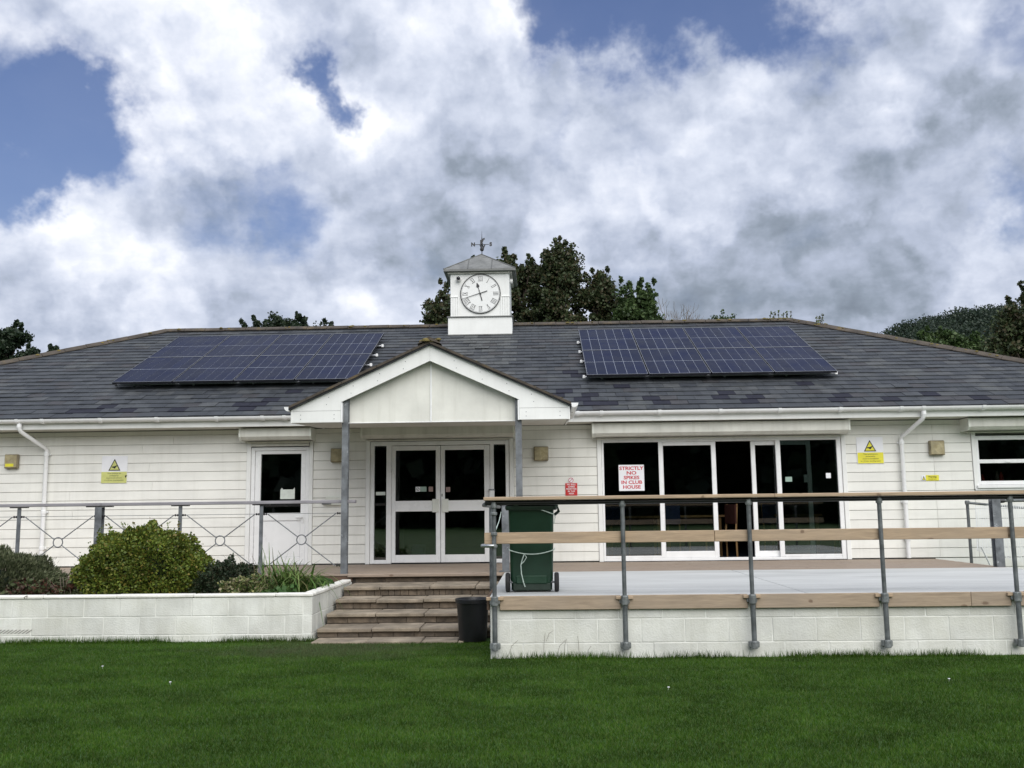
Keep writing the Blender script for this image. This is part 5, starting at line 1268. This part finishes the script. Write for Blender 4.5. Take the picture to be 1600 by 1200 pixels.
tree('broadleaf_tree', 'tall dark tree immediately right of the clock turret', -.6, 36, 0, [(.0, 9.3, 1.0, 1.5, 70), (-.5, 10.4, .5, .7, 14), (.3, 7.6, 1.3, 1.3, 45)], F_tree, .13, group=G_)
tree('broadleaf_tree', 'tallest dark tree with a rounded top, centre of the group right of the turret', .75, 35, 0, [(.0, 9.6, 1.0, 1.5, 85), (-.1, 10.5, .6, .6, 22), (.0, 7.8, 1.3, 1.3, 50)], F_tree, .13, group=G_)
tree('broadleaf_tree', 'shorter dark tree third from the turret with a notched top', 2.15, 35, 0, [(.0, 8.8, .75, 1.1, 52), (.25, 9.6, .35, .4, 10), (.0, 7.4, 1.1, 1.2, 35)], F_tree, .13, group=G_)
tree('broadleaf_tree', 'fresher green small tree at the right end of the group', 3.55, 34, 0, [(.05, 8.3, .75, .8, 40), (.3, 8.9, .28, .35, 9), (-.4, 8.9, .25, .3, 7), (.0, 7.2, .9, 1.0, 30)], F_tree2, .13, group=G_)
tree('broadleaf_tree', 'low green treetop peeping over the ridge above the left solar array', -9.8, 36, 0, [(.0, 8.15, 1.25, .55, 46), (-.3, 8.6, .45, .3, 9), (.4, 8.6, .4, .3, 8), (1.1, 8.1, .8, .4, 18), (-1.1, 8.1, .5, .35, 10)], F_tree3, .13, group=G_)
tree('broadleaf_tree', 'dark rounded tree beyond the roof at the far left edge', -25.7, 45, 0, [(.0, 9.2, 1.4, 1.3, 60), (1.7, 8.7, 1.1, .75, 34), (-1.2, 9.0, 1.4, 1.6, 45)], F_tree3, .18, group=G_)
tree('broadleaf_tree', 'large dark tree cut by the right edge beyond the roof', 15.45, 30, 0, [(.1, 6.9, 1.05, 1.0, 80), (-.6, 5.9, .95, .9, 45), (1.5, 7.6, 1.3, 1.2, 60), (1.0, 5.6, 1.4, 1.2, 50)], F_tree, .12, group=G_)
tree('bushy_tree', 'wispy small treetop just right of the bare branches', 6.85, 36, 0, [(.05, 8.6, .35, .35, 7), (-.3, 8.3, .35, .25, 7), (.3, 8.2, .4, .25, 7), (0, 7.6, .6, .6, 8)], F_tree2, .10, per=60, trunk=.1, group=G_)
for i, (x, y, z, r_) in enumerate(((20.5, 50, 9.6, .7), (21.4, 50, 9.65, .9), (22.8, 50, 9.3, 1.0), (24.2, 50, 8.8, 1.1))):
    tree('bushy_tree', 'light green bushy tree below the wooded hill, %s from the left' % ('first', 'second', 'third', 'fourth')[i], x, y, 0, [(0, z, r_, .7, 26), (0, z-1.4, r_*1.1, 1.2, 26)], F_tree2, .20, group='light green trees below the hill')
# bare tree
t = thing('bare_tree', 'leafless pale branches standing up behind the ridge', 'tree', (5.1, 36, 0)); q = MB()
def branch(p, d, l, r_, dep):
    e = p+d*l; q.tube([p, p+d*l*.5+Vector((rng.normal()*.02, 0, rng.normal()*.02)), e], [r_, r_*.8, r_*.55], 5)
    if dep == 0: return
    for k in range(3 if dep > 1 else 2):
        nd = (d+Vector((rng.normal()*.38, rng.normal()*.38, .25+rng.random()*.2))).normalized(); branch(e, nd, l*(.55+.25*rng.random()), r_*.55, dep-1)
for dx in (-.45, -.1, .1, .35, .5): branch(Vector((5.1+dx*.5, 36, 6.8)), Vector((dx*.6, 0, 1)).normalized(), .85+.3*rng.random(), .034, 3)
q.tube([(5.1, 36, 0), (5.1, 36, 6.9)], [.12, .07], 7); q.build('branches', 'twig', t)

# hill with woods
NX, NY = 60, 30
def hz(x, y):
    u = (x-72)/38.; s = np.clip(u, 0, 1.6); base = 40.5*np.clip((y-120)/100, 0, 1)**.8
    prof = np.where(u < .32, (u-.32)*26, 0)+7.5*np.sin(np.clip(s, 0, 1)*math.pi/2)-2.0*np.clip(s-1.0, 0, 1)-1.5
    return np.maximum(base*(np.clip((x-20)/55, 0, 1)**.7)+prof*np.clip((y-150)/70, 0, 1), -.5)-2.4
vs = []
for i in range(NX+1):
    for j in range(NY+1):
        X, Y = 15+i*(200/NX), 110+j*(160/NY); vs.append((X, Y, float(hz(np.array(X), np.array(Y)))))
fs = [(i*(NY+1)+j, (i+1)*(NY+1)+j, (i+1)*(NY+1)+j+1, i*(NY+1)+j+1) for i in range(NX) for j in range(NY)]
kind(MB().add(vs, fs).build('hill', F_dark[2], smooth=True), 'structure')
pts = []
for i in range(1100):
    X = rng.uniform(74, 128); Y = rng.uniform(150, 232); Z = float(hz(np.array(X), np.array(Y))); r_ = rng.uniform(1.6, 3.2)
    pts.append(blobpts(170, (X, Y, Z+r_*.5+rng.random()*.8), (r_, r_, r_*.8), .6))
w = leaves('hill_wood', np.concatenate(pts), .42, F_hill, None, (105, 190, 0), elong=1.2); kind(w, 'stuff')
# wood across the field behind the photographer (mirrored in the glass)
pts = []
for i in range(1000):
    X = rng.uniform(-90, 90); r_ = rng.uniform(2.5, 4.5); pts.append(blobpts(60, (X, -72+rng.normal()*4, rng.uniform(0, 15)), (r_, r_, r_*.9), .3))
w = leaves('far_wood', np.concatenate(pts), 1.9, F_tree3, None, (0, -72, 0), elong=1.2); kind(w, 'stuff')
sc.cycles.max_bounces = 6; sc.cycles.transparent_max_bounces = 10
